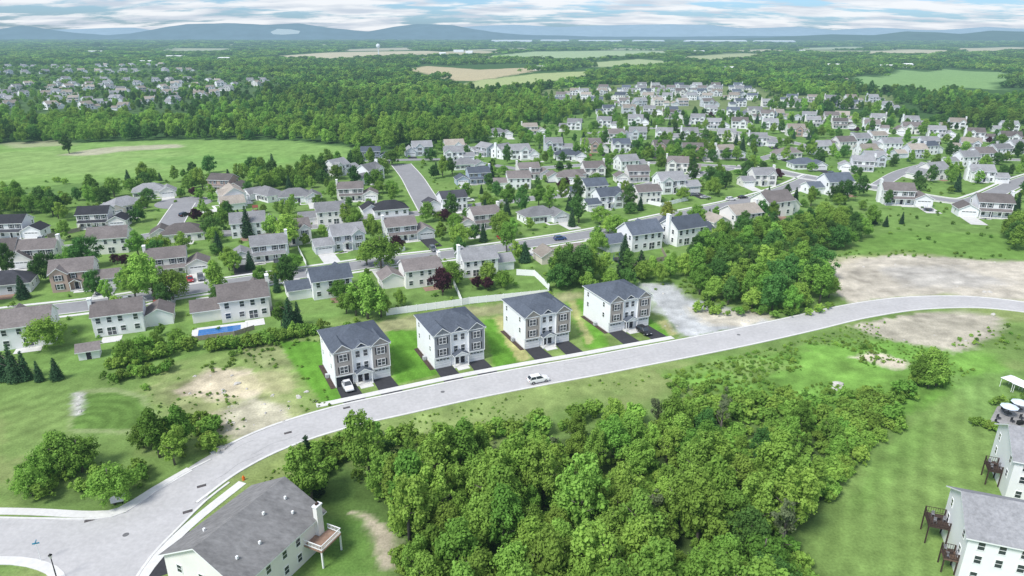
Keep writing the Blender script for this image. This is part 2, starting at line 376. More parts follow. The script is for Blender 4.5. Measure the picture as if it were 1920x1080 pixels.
for k in range(6):
    i0=R.randrange(10,len(mc)-30);off=R.uniform(-3.2,3.2);b_=MB();ln_=R.randrange(4,12)
    for t in range(ln_):
        p,q=mc[i0+t],mc[i0+t+1];d=(q-p).normalized();nn=Vector((-d.y,d.x));o0=off+math.sin(t*.9+k)*.25;o1=off+math.sin((t+1)*.9+k)*.25
        b_.add([(*(p+nn*(o0-.04)),.056),(*(q+nn*(o1-.04)),.056),(*(q+nn*(o1+.04)),.056),(*(p+nn*(o0+.04)),.056)],[(0,1,2,3)],SEAL)
    obj('road_crack',b_.mesh('road_crack'),label='tar sealed crack in asphalt',kind='structure')
INTER=[(-60,972),(0,973),(90,975),(180,975),(235,962),(290,925),(330,900),(395,925),(350,975),(290,1040),(250,1100),(180,1200),(130,1200),(125,1085),(95,1058),(40,1046),(-60,1044)]
patch('road_junction',INTER,.044,ROADM,'wide grey asphalt road junction')
ribbon('sidewalk',[(-60,958),(60,960),(170,965),(225,957),(290,918),(356,880)],-.8,.8,0,.1,CONC,'pale concrete sidewalk')
ribbon('kerb',[(-60,970),(90,973),(180,973),(235,960),(290,923),(340,890),(395,862)],-.2,.2,0,.15,CONC,'concrete kerb')
ribbon('sidewalk',[(455,905),(400,948),(350,990),(300,1040),(262,1090),(230,1150)],-.8,.8,0,.1,CONC,'pale concrete sidewalk')
ribbon('kerb',[(430,905),(385,940),(340,985),(285,1042),(245,1100)],-.2,.2,0,.15,CONC,'concrete kerb')
ribbon('sidewalk',[(-60,1052),(30,1052),(80,1062),(108,1080),(120,1120)],-.8,.8,0,.1,CONC,'curved pale concrete sidewalk')
street('street',[(-120,608),(0,592),(190,570),(370,541),(600,508),(730,490),(870,474),(1000,456),(1130,435),(1250,409),(1400,377),(1480,352),(1530,330)],8.5,ROAD2,.05,'grey suburban street',walk=True)
street('street',[(1380,313),(1440,318),(1500,330),(1640,352),(1790,377),(1850,368),(1920,338),(2000,315)],8,ROAD2,.056,'grey suburban street',walk=True)
street('street',[(-120,475),(80,468),(200,458),(300,440),(420,438),(560,428),(700,408),(830,396),(900,385),(1000,372),(1150,358),(1250,340),(1380,313)],7.5,ROAD2,.062,'grey suburban street')
street('street',[(752,308),(772,332),(790,362),(812,398)],11,ROAD2,.068,'grey side street')
street('street',[(310,438),(330,405),(345,382)],9,ROAD2,.074,'grey cul-de-sac street')
street('street',[(980,318),(1060,312),(1200,305),(1380,313)],7,ROAD2,.05,'grey street')
street('street',[(1420,300),(1520,275),(1640,262),(1760,258),(1920,272)],7,ROAD2,.05,'grey street')
street('street',[(740,300),(850,300),(980,318)],7,ROAD2,.05,'grey street',kerb=False)
street('street',[(1640,352),(1700,320),(1800,300),(1920,300)],7,ROAD2,.05,'grey street')
street('street',[(1100,250),(1250,240),(1400,250),(1520,275)],7,ROAD2,.05,'grey street')
bb=MB();cx,cy=G(345,380)
bb.cyl((cx,cy),12,12,.06,.08,28,ROAD2);obj('cul_de_sac',bb.mesh('cul_de_sac'),label='round asphalt turning circle',kind='structure')
# ---------------------------------------------------------------- building parts
def gable_block(b,x0,x1,y0,y1,z0,ze,rise,axis,m):
    if axis=='x':
        ym=(y0+y1)/2
        v=[(x0,y0,z0),(x0,y1,z0),(x0,y1,ze),(x0,ym,ze+rise),(x0,y0,ze)];v+=[(x1,)+p[1:] for p in v]
    else:
        xm=(x0+x1)/2
        v=[(x0,y0,z0),(x1,y0,z0),(x1,y0,ze),(xm,y0,ze+rise),(x0,y0,ze)];v+=[(p[0],y1,p[2]) for p in v]
    b.add(v,[(0,1,2,3,4),(9,8,7,6,5),(0,5,6,1),(1,6,7,2),(4,9,5,0)],m)
def gable_roof(b,x0,x1,y0,y1,ze,rise,axis,m,oh=.4,th=.2,tr=None):
    tr=tr or TRIM
    if axis=='x': w=(y1-y0)/2;c=(y0+y1)/2;a0,a1=x0-oh,x1+oh
    else: w=(x1-x0)/2;c=(x0+x1)/2;a0,a1=y0-oh,y1+oh
    s=rise/w;e=.004
    prof=[(c-w-oh,ze-oh*s+e),(c,ze+rise+e),(c+w+oh,ze-oh*s+e),(c+w+oh,ze-oh*s+th),(c,ze+rise+th),(c-w-oh,ze-oh*s+th)]
    f=(lambda a,p:(a,p[0],p[1])) if axis=='x' else (lambda a,p:(p[0],a,p[1]))
    v=[f(a0,p) for p in prof]+[f(a1,p) for p in prof]
    b.add(v,[(4,3,9,10),(5,4,10,11)],m)
    b.add(v,[(0,1,7,6),(1,2,8,7),(2,3,9,8),(0,5,11,6),(0,1,4,5),(1,2,3,4),(6,7,10,11),(7,8,9,10)],tr)
def hip_roof(b,x0,x1,y0,y1,ze,rise,m,oh=.45):
    x0-=oh;x1+=oh;y0-=oh;y1+=oh;w=(y1-y0)/2;ym=(y0+y1)/2;l=min(w,(x1-x0)/2-.3);t=.2
    v=[(x0,y0,ze+t),(x1,y0,ze+t),(x1,y1,ze+t),(x0,y1,ze+t),(x0+l,ym,ze+rise+t),(x1-l,ym,ze+rise+t)]
    b.add(v,[(0,1,5,4),(1,2,5),(2,3,4,5),(3,0,4)],m)
    b.box(x0,x1,y0,y1,ze+.003,ze+t-.003,TRIM)
def window(w,h,sh=False,glass=None):
    b=MB();f=.10
    b.box(-w/2-f,w/2+f,-.07,.0,-h/2-f,-h/2,TRIM);b.box(-w/2-f,w/2+f,-.07,0,h/2,h/2+f,TRIM)
    b.box(-w/2-f,-w/2,-.07,0,-h/2,h/2,TRIM);b.box(w/2,w/2+f,-.07,0,-h/2,h/2,TRIM)
    b.box(-w/2,w/2,-.03,0,-h/2,h/2,glass or GLASS);b.box(-w/2,w/2,-.055,-.031,-.03,.03,TRIM)
    if w>1.3:b.box(-.05,.05,-.06,-.032,-h/2,h/2,TRIM)
    if sh:
        for s in(-1,1):b.box(s*(w/2+f+.02),s*(w/2+f+.32),-.05,0,-h/2-.05,h/2+.05,SHUT)
    return b
WIN={};MESHC={}
def getwin(w,h,sh):
    k=(w,h,sh)
    if k not in WIN: WIN[k]=window(w,h,sh)
    return WIN[k]
def doorb(col=None,w=1.,h=2.1):
    b=MB();b.box(-w/2,w/2,-.04,0,0,h,col or DOORM);b.box(-w/2-.1,-w/2,-.08,0,0,h+.1,TRIM);b.box(w/2,w/2+.1,-.08,0,0,h+.1,TRIM);b.box(-w/2,w/2,-.08,0,h,h+.1,TRIM)
    b.box(w/2-.2,w/2-.12,-.09,-.041,.95,1.05,TRIM);return b
def garb(w=4.9,h=2.2,m=None):
    b=MB();b.box(-w/2,w/2,-.05,0,0,h,m or GARM)
    for k in range(1,4):b.box(-w/2+.02,w/2-.02,-.055,-.052,h*k/4-.02,h*k/4+.02,mat('panel_gap',(.4,.4,.4)))
    for k in range(4):b.box(-w/2+.25+k*(w-.3)/4,-w/2+.1+(k+1)*(w-.3)/4,-.06,-.053,h*.8,h*.92,GLASS)
    b.box(-w/2-.12,w/2+.12,-.08,0,h,h+.12,TRIM);b.box(-w/2-.12,-w/2,-.08,0,0,h,TRIM);b.box(w/2,w/2+.12,-.08,0,0,h,TRIM);return b
DOOR1=doorb();SLIDE=window(1.9,2.0);GAR=garb()
FR,BK,LF,RT=0,math.pi,-math.pi/2,math.pi/2
def house_parts(typ,mx,wall,roof,seed=0,brick=False):
    W=WM[wall];RF=RM[roof];r=random.Random(seed+typ*7);parts=[]
    w=MB();rf=MB();sx=mx
    def bx(x0,x1):return (min(sx*x0,sx*x1),max(sx*x0,sx*x1))
    FW=WM['brick'] if brick else W
    def win(x,y,z,side,ww=1.0,h=1.4,sh=False):
        if side in(LF,RT) and sx<0: side=-side
        parts.append(('window',('w',ww,h,sh),(sx*x,y,z),side))
    if typ==0 or typ==1:
        ze=5.5;x0,x1=bx(-8.6,2.4);rise=2.3 if typ==0 else 2.8
        gable_block(w,x0,x1,-4.2,4.2,0,ze,rise,'x',W);gable_roof(rf,x0,x1,-4.2,4.2,ze,rise,'x',RF)
        if brick: w.box(x0+.02,x1-.02,-4.235,-4.201,0,ze-.35,FW)
        g0,g1=bx(2.42,8.8);gable_block(w,g0,g1,-5.4,1.6,0,2.9,1.7,'y' if typ==0 else 'x',W);gable_roof(rf,g0,g1,-5.4,1.6,2.9,1.7,'y' if typ==0 else 'x',RF)
        parts.append(('garage_door','gar',(sx*5.6,-5.405,0.05),0))
        if typ==0:
            a0,a1=bx(-8.2,2.2)
            pr=MB();pr.add([(a0,-6.2,2.65),(a1,-6.2,2.65),(a1,-4.205,3.3),(a0,-4.205,3.3),(a0,-6.2,2.5),(a1,-6.2,2.5),(a1,-4.205,2.5),(a0,-4.205,2.5)],[(0,1,2,3)],RF)
            pr.add(pr.v[:8],[(0,4,5,1),(4,7,6,5),(0,3,7,4),(1,5,6,2)],TRIM)
            for k in range(4):
                xx=a0+.15+(a1-a0-.3)*k/3;pr.box(xx-.08,xx+.08,-6.1,-5.94,.25,2.5,TRIM)
            pr.box(a0,a1,-6.2,-4.25,0,.25,CONC);parts.append(('porch',pr,(0,0,0),0))
            for x in(-7.2,-4.9,-1.2,1.1):win(x,-4.24,4.4,FR,sh=True)
            for x in(-7.0,-4.8,.6):win(x,-4.24,1.6,FR,1.1,1.5)
            door_x=-2
        else:
            c0,c1=bx(-8.3,-3.9);gable_block(w,c0,c1,-5.5,-1,0,ze,1.7,'y',FW);gable_roof(rf,c0,c1,-5.5,0,ze,1.7,'y',RF)
            pr=MB();a0,a1=bx(-3.7,-.6);gable_roof(pr,a0,a1,-6.0,-4.7,2.6,.9,'y',RF,oh=.1)
            for xx in(a0+.1,a1-.1):pr.box(xx-.09,xx+.09,-5.9,-5.72,.2,2.55,TRIM)
            pr.box(a0,a1,-6,-4.25,0,.2,CONC);parts.append(('porch',pr,(0,0,0),0))
            for z in(1.7,4.3):win(-6.1,-5.54,z,FR,1.6,1.5,True)
            for x in(-2.6,.9):win(x,-4.24,4.3,FR,sh=True)
            win(.9,-4.24,1.6,FR,1.1,1.5);door_x=-2.2
        parts.append(('door','door',(sx*door_x,-4.24,.25),0))
        for x in(-7.3,-4.9,-2.5,.9):win(x,4.2,4.3,BK)
        for x in(-7.3,-2.2,.9):win(x,4.2,1.7,BK,1.1,1.3)
        parts.append(('patio_door','slide',(sx*-4.8,4.2,1.3),BK))
        for y in(-2,2):
            for z in(1.7,4.3):win(-8.6,y,z,LF,.9,1.3)
        win(2.4,2.9,4.3,RT,.9,1.3);win(8.8,-2,1.6,RT,.9,1.1)
        if r.random()<.5:
            ch=MB();q0,q1=bx(-9.4,-8.61);ch.box(q0,q1,-.8,.8,0,ze+rise+1.1,W);ch.box(q0-.08,q1+.08,-.88,.88,ze+rise+1.101,ze+rise+1.25,TRIM);parts.append(('chimney',ch,(0,0,0),0))
    elif typ==2:
        ze=2.9;x0,x1=bx(-9,5);hip_roof(rf,x0,x1,-4.6,4.6,ze,2.9,RF);w.box(x0,x1,-4.6,4.6,0,ze,W)
        g0,g1=bx(2,9);gable_block(w,g0,g1,-6.8,0.5,0,2.7,2.0,'y',FW);gable_roof(rf,g0,g1,-6.8,.5,2.7,2.0,'y',RF)
        parts.append(('garage_door','gar',(sx*5.5,-6.805,.05),0));parts.append(('door','door',(sx*-.6,-4.605,.1),0))
        for x in(-7.4,-4.6,-2.2):win(x,-4.6,1.6,FR,1.2,1.3,True)
        for x in(-7.4,-4,0,3.2):win(x,4.6,1.6,BK,1.2,1.3)
        for y in(-2,2):win(-9,y,1.6,LF,.9,1.2)
    else:
        ze=5.6;x0,x1=bx(-7.8,4.2);gable_block(w,x0,x1,-4.6,4.6,0,ze,2.9,'x',W);gable_roof(rf,x0,x1,-4.6,4.6,ze,2.9,'x',RF)
        c0,c1=bx(-2.2,2.6);gable_block(w,c0,c1,-6.0,-1,0,ze,2.0,'y',FW);gable_roof(rf,c0,c1,-6,0,ze,2.0,'y',RF)
        g0,g1=bx(2.62,9);gable_block(w,g0,g1,-6.6,3.0,0,3.0,2.6,'y',W);gable_roof(rf,g0,g1,-6.6,3.0,3.0,2.6,'y',RF)
        parts.append(('garage_door','gar',(sx*5.8,-6.605,.05),0));parts.append(('door','door',(sx*-3.2,-4.605,.1),0))
        for z in(1.7,4.3):win(.2,-6.0,z,FR,1.7,1.5,True)
        for x in(-6.6,-4.2):
            win(x,-4.6,4.3,FR,sh=True)
        win(-6.2,-4.6,1.7,FR,1.2,1.5,True)
        for x in(-6.6,-4.2,-1.4,1.6):win(x,4.6,4.3,BK)
        for x in(-6.6,1.6):win(x,4.6,1.6,BK,1.2,1.4)
        parts.append(('patio_door','slide',(sx*-2.8,4.6,1.3),BK));win(5.8,3.0,1.6,BK,1.2,1.2)
        for y in(-2,2):
            for z in(1.7,4.3):win(-7.8,y,z,LF,.9,1.3)
    return [('wall',w,(0,0,0),0),('roof',rf,(0,0,0),0)]+parts
SPEC={'door':DOOR1,'gar':GAR,'slide':SLIDE}
def resolve(s):
    if isinstance(s,MB):return s
    if isinstance(s,str):return SPEC[s]
    return getwin(*s[1:])
PROTO={};HOUSES=[];NHOUSE=0
def place_house(x,y,typ,mx,yaw,wall,roof,brick=False,lod=0,drive=0,label=None,sc=1,z=0):
    global NHOUSE
    NHOUSE+=1
    key=(typ,mx,wall,roof,brick,lod)
    if key not in PROTO:
        pl=house_parts(typ,mx,wall,roof,len(PROTO),brick)
        if lod==2:
            b=MB()
            for n,s,l,rz in pl: b.merge(resolve(s),l,rz)
            PROTO[key]=b.mesh('house')
        else:
            out=[]
            for n,s,l,rz in pl:
                if isinstance(s,MB):m=s.mesh(n)
                else:
                    if s not in MESHC: MESHC[s]=resolve(s).mesh(n)
                    m=MESHC[s]
                out.append((n,m,l,rz))
            PROTO[key]=out
    kinds={0:'two-storey',1:'two-storey',2:'single-storey',3:'two-storey gabled'}
    wn=wall+(' and brick' if brick else '')
    lab=label or f"{kinds[typ]} {wn} house with {roof} shingle roof and garage"
    a=math.radians(yaw)
    if lod==2:
        o=obj('house',PROTO[key],(x,y,z),a,label=lab,cat='house',group='houses of the suburb',scale=(sc,)*3)
    else:
        o=obj('house',None,(x,y,z),a,label=lab,cat='house',group='houses of the suburb',scale=(sc,)*3)
        for n,m,l,rz in PROTO[key]:obj(n,m,l,rz,parent=o)
    HOUSES.append((x,y,9.5))
    if drive:
        c,s=math.cos(a),math.sin(a);gx=mx*5.6;y0=-5.5 if typ<2 else -6.9
        L=drive
        def pt(l): return [(x+(p*c-q*s)*sc,y+(p*s+q*c)*sc) for p,q in l]
        patch('driveway',pt([(gx-2.7,y0),(gx+2.7,y0),(gx+2.7,y0-L),(gx-2.7,y0-L)]),.03+.004*(NHOUSE%3),ASPH if R.random()<.3 else DRIVEC,'driveway leading to the street',px=False)
        if lod==0:
            dx=mx*(-2 if typ==0 else -2.2 if typ==1 else -.6 if typ==2 else -3.2);e=mx
            patch('path',pt([(dx-.6,y0-.8-1.2),(gx-2.7*e,y0-.8-1.2),(gx-2.7*e,y0-.8),(dx+.6,y0-.8),(dx+.6,-4.7),(dx-.6,-4.7)]),.046,CONC,'narrow concrete front path',px=False)
            px0=mx*(-4.8 if typ<2 else -2.8);w_=R.uniform(2,3.4);d_=R.uniform(3,5)
            if R.random()<.75:patch('patio',pt([(px0-w_,4.7),(px0+w_,4.7),(px0+w_,4.7+d_),(px0-w_,4.7+d_)]),.05,CONC if R.random()<.6 else WOOD,'small patio behind a house',px=False)
    return o
HS=[
(40,640,3,1,200,'white','brown',0),(256,612,0,-1,203,'white','brown',0),(436,592,1,1,203,'cream','brown',0),(600,552,1,1,205,'white','slate',0),
(770,532,0,1,203,'cream','brown',0),(912,508,1,-1,203,'white','grey',0),(1062,490,2,1,203,'beige','tan',0),(1182,465,1,1,205,'white','slate',0),
(1292,450,1,-1,206,'white','slate',0),(1372,426,0,1,204,'cream','tan',0),(1452,400,3,-1,205,'cream','brown',0),
(168,532,1,1,20,'cream','brown',1),(338,506,0,1,22,'cream','brown',0),(488,484,0,-1,22,'white','grey',0),(635,464,1,-1,24,'grey','grey',0),
(765,444,0,1,22,'white','brown',0),(893,424,0,-1,22,'cream','brown',0),(1016,412,2,1,22,'white','grey',0),(1125,388,1,-1,20,'white','slate',0),(1265,358,1,1,15,'white','grey',0),
(835,392,0,1,205,'white','black',0),(722,402,2,1,202,'white','black',0),(606,418,1,1,202,'cream','grey',0),(335,448,2,1,200,'cream','brown',0),(200,470,3,1,195,'cream','brown',0),(478,438,3,-1,200,'white','grey',0),
(200,422,0,1,12,'cream','black',0),(225,396,2,-1,60,'beige','grey',0),(292,366,2,1,25,'cream','grey',0),(432,356,0,1,-10,'brick','brown',1),(440,385,3,1,-60,'white','tan',0),(500,372,2,-1,-40,'white','grey',0),(563,376,2,1,20,'white','grey',0),
(45,440,0,1,8,'white','black',0),(15,495,3,1,15,'cream','brown',0),(62,492,0,-1,15,'cream','brown',0),(0,545,2,1,200,'grey','black',0),(-30,432,1,1,8,'cream','grey',0),
(672,372,0,1,12,'cream','brown',0),(640,325,1,1,60,'white','grey',0),(686,338,1,-1,60,'white','grey',0),(706,299,0,1,10,'blue','slate',0),(885,342,0,-1,15,'blue','slate',0),(960,352,1,1,190,'white','brown',0),(1000,332,0,1,12,'cream','brown',0),
(948,294,1,1,50,'white','grey',0),(978,296,3,1,20,'white','grey',0),(907,290,0,-1,-50,'grey','grey',0),(878,315,2,1,20,'white','grey',0),
(1100,332,1,-1,10,'cream','brown',0),(1060,340,2,1,190,'white','brown',0),(1182,338,0,-1,5,'cream','brown',0),(1100,368,1,1,200,'white','slate',0),(1280,322,1,1,-10,'cream','brown',0),
(1046,282,1,1,5,'grey','grey',0),(1068,298,2,1,10,'white','slate',0),(1112,284,3,1,0,'cream','brown',1),(1172,284,1,1,0,'white','slate',0),(1236,288,3,-1,0,'beige','brown',1),(1302,294,3,1,-5,'cream','brown',1),
(1000,250,0,1,10,'cream','tan',0),(936,255,2,1,10,'white','grey',0),(1070,242,1,-1,-10,'white','grey',0),(860,300,1,1,10,'white','grey',0),
(1428,272,1,1,-10,'white','grey',0),(1494,254,3,1,-10,'cream','tan',1),(1510,315,2,1,5,'white','slate',0),(1470,294,2,-1,10,'cream','brown',0),(1550,362,1,1,190,'white','slate',0),
(1692,380,0,1,-12,'white','brown',0),(1836,402,0,-1,-14,'white','brown',0),(1742,335,3,1,200,'cream','grey',0),(1580,240,0,1,-15,'cream','brown',0),(1640,245,1,1,-15,'white','brown',0),
(1700,250,3,-1,-15,'cream','brown',0),(1762,256,0,1,-18,'white','grey',0),(1834,262,1,1,-18,'white','brown',0),(1896,270,3,1,-20,'white','brown',0),
(1545,288,1,-1,190,'white','grey',0),(1575,280,3,1,190,'cream','brown',0),(1602,273,1,1,190,'white','grey',0),(1634,268,0,1,190,'white','tan',0),
(1800,310,1,1,190,'white','grey',0),(1832,303,3,1,190,'white','brown',0),(1862,294,0,1,190,'white','grey',0),(1895,287,1,1,190,'white','grey',0),(1450,242,1,1,-10,'white','grey',0),
(1390,240,3,1,-10,'white','brown',0),(1345,240,0,1,-10,'white','grey',0),(1300,232,1,-1,-8,'white','grey',0),(1260,222,0,1,-8,'cream','brown',0),(1195,234,3,1,-8,'white','grey',0),(1140,238,1,1,-8,'white','grey',0),(1338,214,1,1,-8,'white','grey',0),(1530,236,0,1,-12,'cream','grey',0),
]
for i,(px,py,t,mx,yaw,wl,rf,bk) in enumerate(HS):
    x,y=G(px,py)
    sc_=1.14 if (px>1150 and 340<py<470) else (1.08 if px==436 else 1)
    place_house(x,y,t,mx,yaw+R.uniform(-2,2),wl,rf,bool(bk),0 if y<420 else 2,drive=(11 if y<420 else 12),sc=sc_)
def scatter_houses(rows,walls,roofs,prob=1,near_ok=16.5,jit=(4,6),yj=12,scr=(1,1)):
    for (p0,p1,n,yaw) in rows:
        a=Vector(G(*p0));b_=Vector(G(*p1))
        for k in range(n):
            q=a.lerp(b_,(k+.5)/n)+Vector((R.uniform(-jit[0],jit[0]),R.uniform(-jit[1],jit[1])))
            if R.random()>prob: continue
            if any((q.x-h[0])**2+(q.y-h[1])**2<near_ok**2 for h in HOUSES): continue
            if any(((r_-np.array([q.x,q.y]))**2).sum(1).min()<(w_+8.5)**2 for r_,w_ in ROADS): continue
            place_house(q.x,q.y,R.choice([0,1,1,3,3]),R.choice([1,-1]),yaw+R.uniform(-yj,yj),R.choice(walls),R.choice(roofs),False,2,z=float(terr(np.array([q.x]),np.array([q.y]))[0]),drive=10 if q.y<700 else 0,sc=R.uniform(*scr))
wl=['white','cream','white','cream','grey','white'];rl=['grey','brown','grey','slate','tan']
scatter_houses([((1120,212),(1420,218),13,-5),((1020,196),(1420,200),15,0),((1040,186),(1440,188),15,170),((1060,178),(1400,180),13,0),((1120,171),(1420,173),10,170),((1180,166),(1400,167),6,0),
 ((1430,200),(1680,205),7,-10),((1460,190),(1660,192),5,-10),((1560,226),(1930,250),10,-15),((1500,225),(1700,235),6,170),
 ((1640,285),(1700,275),2,190),((1700,300),(1760,285),2,190),((1380,262),(1420,285),1,20),((1580,320),(1640,310),2,-10),
 ((1120,262),(1400,262),9,-5),((1030,320),(1340,312),5,190),((1340,290),(1420,300),2,10),((1640,330),(1900,345),4,-10),((1700,275),(1900,285),5,-15),((1420,225),(1500,222),3,-10),((1380,345),(1440,335),2,15),((780,290),(860,285),3,10),((1560,305),(1640,295),3,190),((930,320),(960,318),1,10),((1180,370),(1260,385),2,200),((380,480),(420,470),1,20),((540,462),(560,458),1,22)],wl,rl)
scatter_houses([((-20,205),(240,208),9,30),((-20,190),(340,196),12,30),((0,178),(420,182),15,30),((20,168),(480,172),15,30),((40,160),(500,162),14,30),((120,153),(560,155),12,30),((1480,150),(1600,152),4,0),((700,118),(1000,116),5,0),((-20,140),(380,135),14,10),((0,128),(320,125),12,10)],['cream','white','grey','white'],['grey','tan','grey'],prob=.92,jit=(14,20),yj=50,scr=(.8,1.05))
SHEDM=mat('metal_shed_white',(.85,.85,.84),.7)
SHEDG=mat('metal_shed_pale',(.72,.77,.80),.7)
def shed(px,py,w,d,h,cat='warehouse',lab='long pale low warehouse among trees',m=None):
    m=m or SHEDG
    x,y=G(px,py);z=float(terr(np.array([x]),np.array([y]))[0]);b=MB();gable_block(b,-w/2,w/2,-d/2,d/2,0,h,h*.25,'x',m);r_=MB();gable_roof(r_,-w/2,w/2,-d/2,d/2,h,h*.25,'x',m)
    o=obj(cat,None,(x,y,z),R.uniform(-.1,.1),label=lab,cat=cat,group='distant farm and warehouse buildings');obj('wall',b.mesh('wall'),parent=o);obj('roof',r_.mesh('roof'),parent=o)
for px,py,w in((960,80,400),(1040,79,300),(1125,80,420),(1215,80,300),(1340,82,520),(1450,81,360)):
    shed(px,py,w,130,22)
for px,py,w in((860,101,40),(880,103,26),(1310,102,40),(1660,130,26),(1700,127,20),(830,106,22),(1365,134,26),(270,120,40),(330,108,60),(1560,128,28),(1010,132,24),(1500,98,40),(180,100,60),(420,112,36)):
    shed(px,py,w,16,7,'barn','white barn beside open fields',SHEDM)
x,y=G(710,104);b=MB();b.cyl((0,0),2,1.6,0,28,12,SHEDG);o=obj('water_tower',None,(x,y,0),label='white water tower above the treetops',cat='water tower',scale=(.8,.8,.9))
obj('stem',b.mesh('stem'),parent=o);b=MB()
prof=[(2.4,28),(8,32),(9.5,37),(8,42),(3,45),(.2,46)]
for (r0,z0),(r1,z1) in zip(prof,prof[1:]):b.cyl((0,0),r0,r1,z0,z1,20,SHEDG)
obj('tank',b.mesh('tank'),parent=o)
# ---------------------------------------------------------------- duplex townhouses
LGREY=mat('light_grey_siding',(.84,.845,.85),.7,.4,.04,stripes=1.6)
DSLATE=mat('duplex_slate_shingles',(.10,.115,.14),.9,2.2,.24)
SPEC2={'door':doorb().mesh('door'),'gar35':garb(3.5,2.3).mesh('garage_door'),'dwin':window(1.6,1.45,True).mesh('window'),'swin':window(.9,1.45,False).mesh('window'),'small':window(.8,1.2).mesh('window')}
def duplex(px,py,yaw,bay,bayname,open_left=False):
    x,y=G(px,py);a=math.radians(yaw)
    o=obj('duplex_house',None,(x,y,0),a,label=f"three-storey duplex with {bayname} bays, white garages, slate roof",cat='house',group='new duplex townhouses along the road')
    Wd,D,E=12.,12.5,8.15
    def add(n,b,l=(0,0,0),rz=0,lab=None):return obj(n,b.mesh(n) if isinstance(b,MB) else b,l,rz,parent=o,label=lab)
    w=MB();w.box(0,Wd,0,D,0,E,LGREY);add('wall',w)
    w=MB();w.box(-.05,Wd+.05,-.05,D+.05,0,.35,CONC);add('foundation',w)
    B=mat(bayname.replace(' ','_')+'_siding',bay,.8,.6,.08,stripes=1.6)
    for x0 in(0,Wd-3.9):
        bp=MB();bp.box(x0,x0+3.9,-.45,-.003,2.75,E,B);gable_block(bp,x0,x0+3.9,-.45,-.004,E+.002,E+.01,1.45,'y',B)
        for xx in(x0-.02,x0+3.77):bp.box(xx,xx+.15,-.47,-.02,2.75,E,TRIM)
        bp.box(x0,x0+3.9,-.48,-.452,2.62,2.82,TRIM);bp.box(x0+.15,x0+3.75,-.475,-.452,E-.2,E,TRIM);add('front_bay',bp)
    r=MB();hip_roof(r,0,Wd,0,D,E,2.8,DSLATE)
    for x0 in(0,Wd-3.9):gable_roof(r,x0,x0+3.9,-.45,4.6,E+.02,1.5,'y',DSLATE,oh=.3)
    gable_roof(r,4.6,Wd-4.6,-.1,3,E+.02,1.0,'y',DSLATE,oh=.2)
    add('roof',r)
    pr=MB();gable_roof(pr,4.3,7.7,-1.5,-.05,2.75,.9,'y',DSLATE,oh=.15)
    gable_block(pr,4.35,7.65,-1.45,-1.3,2.6,2.75,.85,'y',TRIM)
    for xx in(4.4,7.6):pr.box(xx-.1,xx+.1,-1.45,-1.25,.15,2.6,TRIM)
    pr.box(4.2,7.8,-1.6,-.06,0,.15,CONC);add('porch',pr)
    for k,xx in enumerate((5.3,6.7)):add('door',SPEC2['door'],(xx,-.01,.2))
    for k,xx in enumerate((1.95,Wd-1.95)):
        if k==0 and open_left:
            g=MB();g.box(-1.75,1.75,-.06,0,0,2.3,DOORM);g.box(-1.87,1.87,-.12,-.061,2.3,2.42,TRIM);g.box(-1.87,-1.75,-.12,-.0,0,2.3,TRIM);g.box(1.75,1.87,-.12,0,0,2.3,TRIM)  # solid dark panel stands in for the shade inside an open garage
            add('garage_opening',g,(xx,-.05,.05),lab='dark panel painted as shade of an open garage')
        else:add('garage_door',SPEC2['gar35'],(xx,-.055,.05))
    for z in(4.0,6.75):
        for xx in(1.95,Wd-1.95):add('window',SPEC2['dwin'],(xx,-.455,z))
        for xx in(5.15,6.85):add('window',SPEC2['swin'],(xx,-.01,z))
    for z in(4.0,6.75):
        for yy in(2.5,10.3):
            add('window',SPEC2['small'],(0,yy,z),LF);add('window',SPEC2['small'],(Wd,yy,z),RT)
        for xx in(1.5,4.3,7.7,10.5):add('window',SPEC2['small'],(xx,D,z),BK)
    c,s=math.cos(a),math.sin(a)
    for x0,x1 in((0.1,4.1),(Wd-4.1,Wd-.1)):
        pts=[(x0,-.1),(x1,-.1),(x1+.3,-8.2),(x0-.3,-8.2)]
        patch('driveway',[(x+p*c-q*s,y+p*s+q*c) for p,q in pts],.034,ASPH,'fresh black asphalt driveway',px=False)
    mb=MB();mb.box(-1.1,-.06,-.2,D-.5,0.0,.06,mat('mulch',(.08,.06,.05),.9,2,.3));add('planting_bed',mb)
    pw=MB();pw.box(4.6,7.4,-3.0,-1.62,0,.09,CONC);add('front_step',pw)
    ac=MB();ac.box(-.95,-.25,5,5.8,.06,.9,mat('condenser_grey',(.45,.46,.47),.8,4,.2));add('air_conditioner',ac)
    HOUSES.append((x+5*c-6*s,y+5*s+6*c,11))
    return o
duplex(630,727,27,(.36,.33,.31),'taupe',True)
duplex(815,692,25,(.25,.26,.28),'dark grey')
duplex(983,655,24,(.36,.325,.29),'brown taupe')
duplex(1140,624,24,(.37,.335,.305),'brown grey')
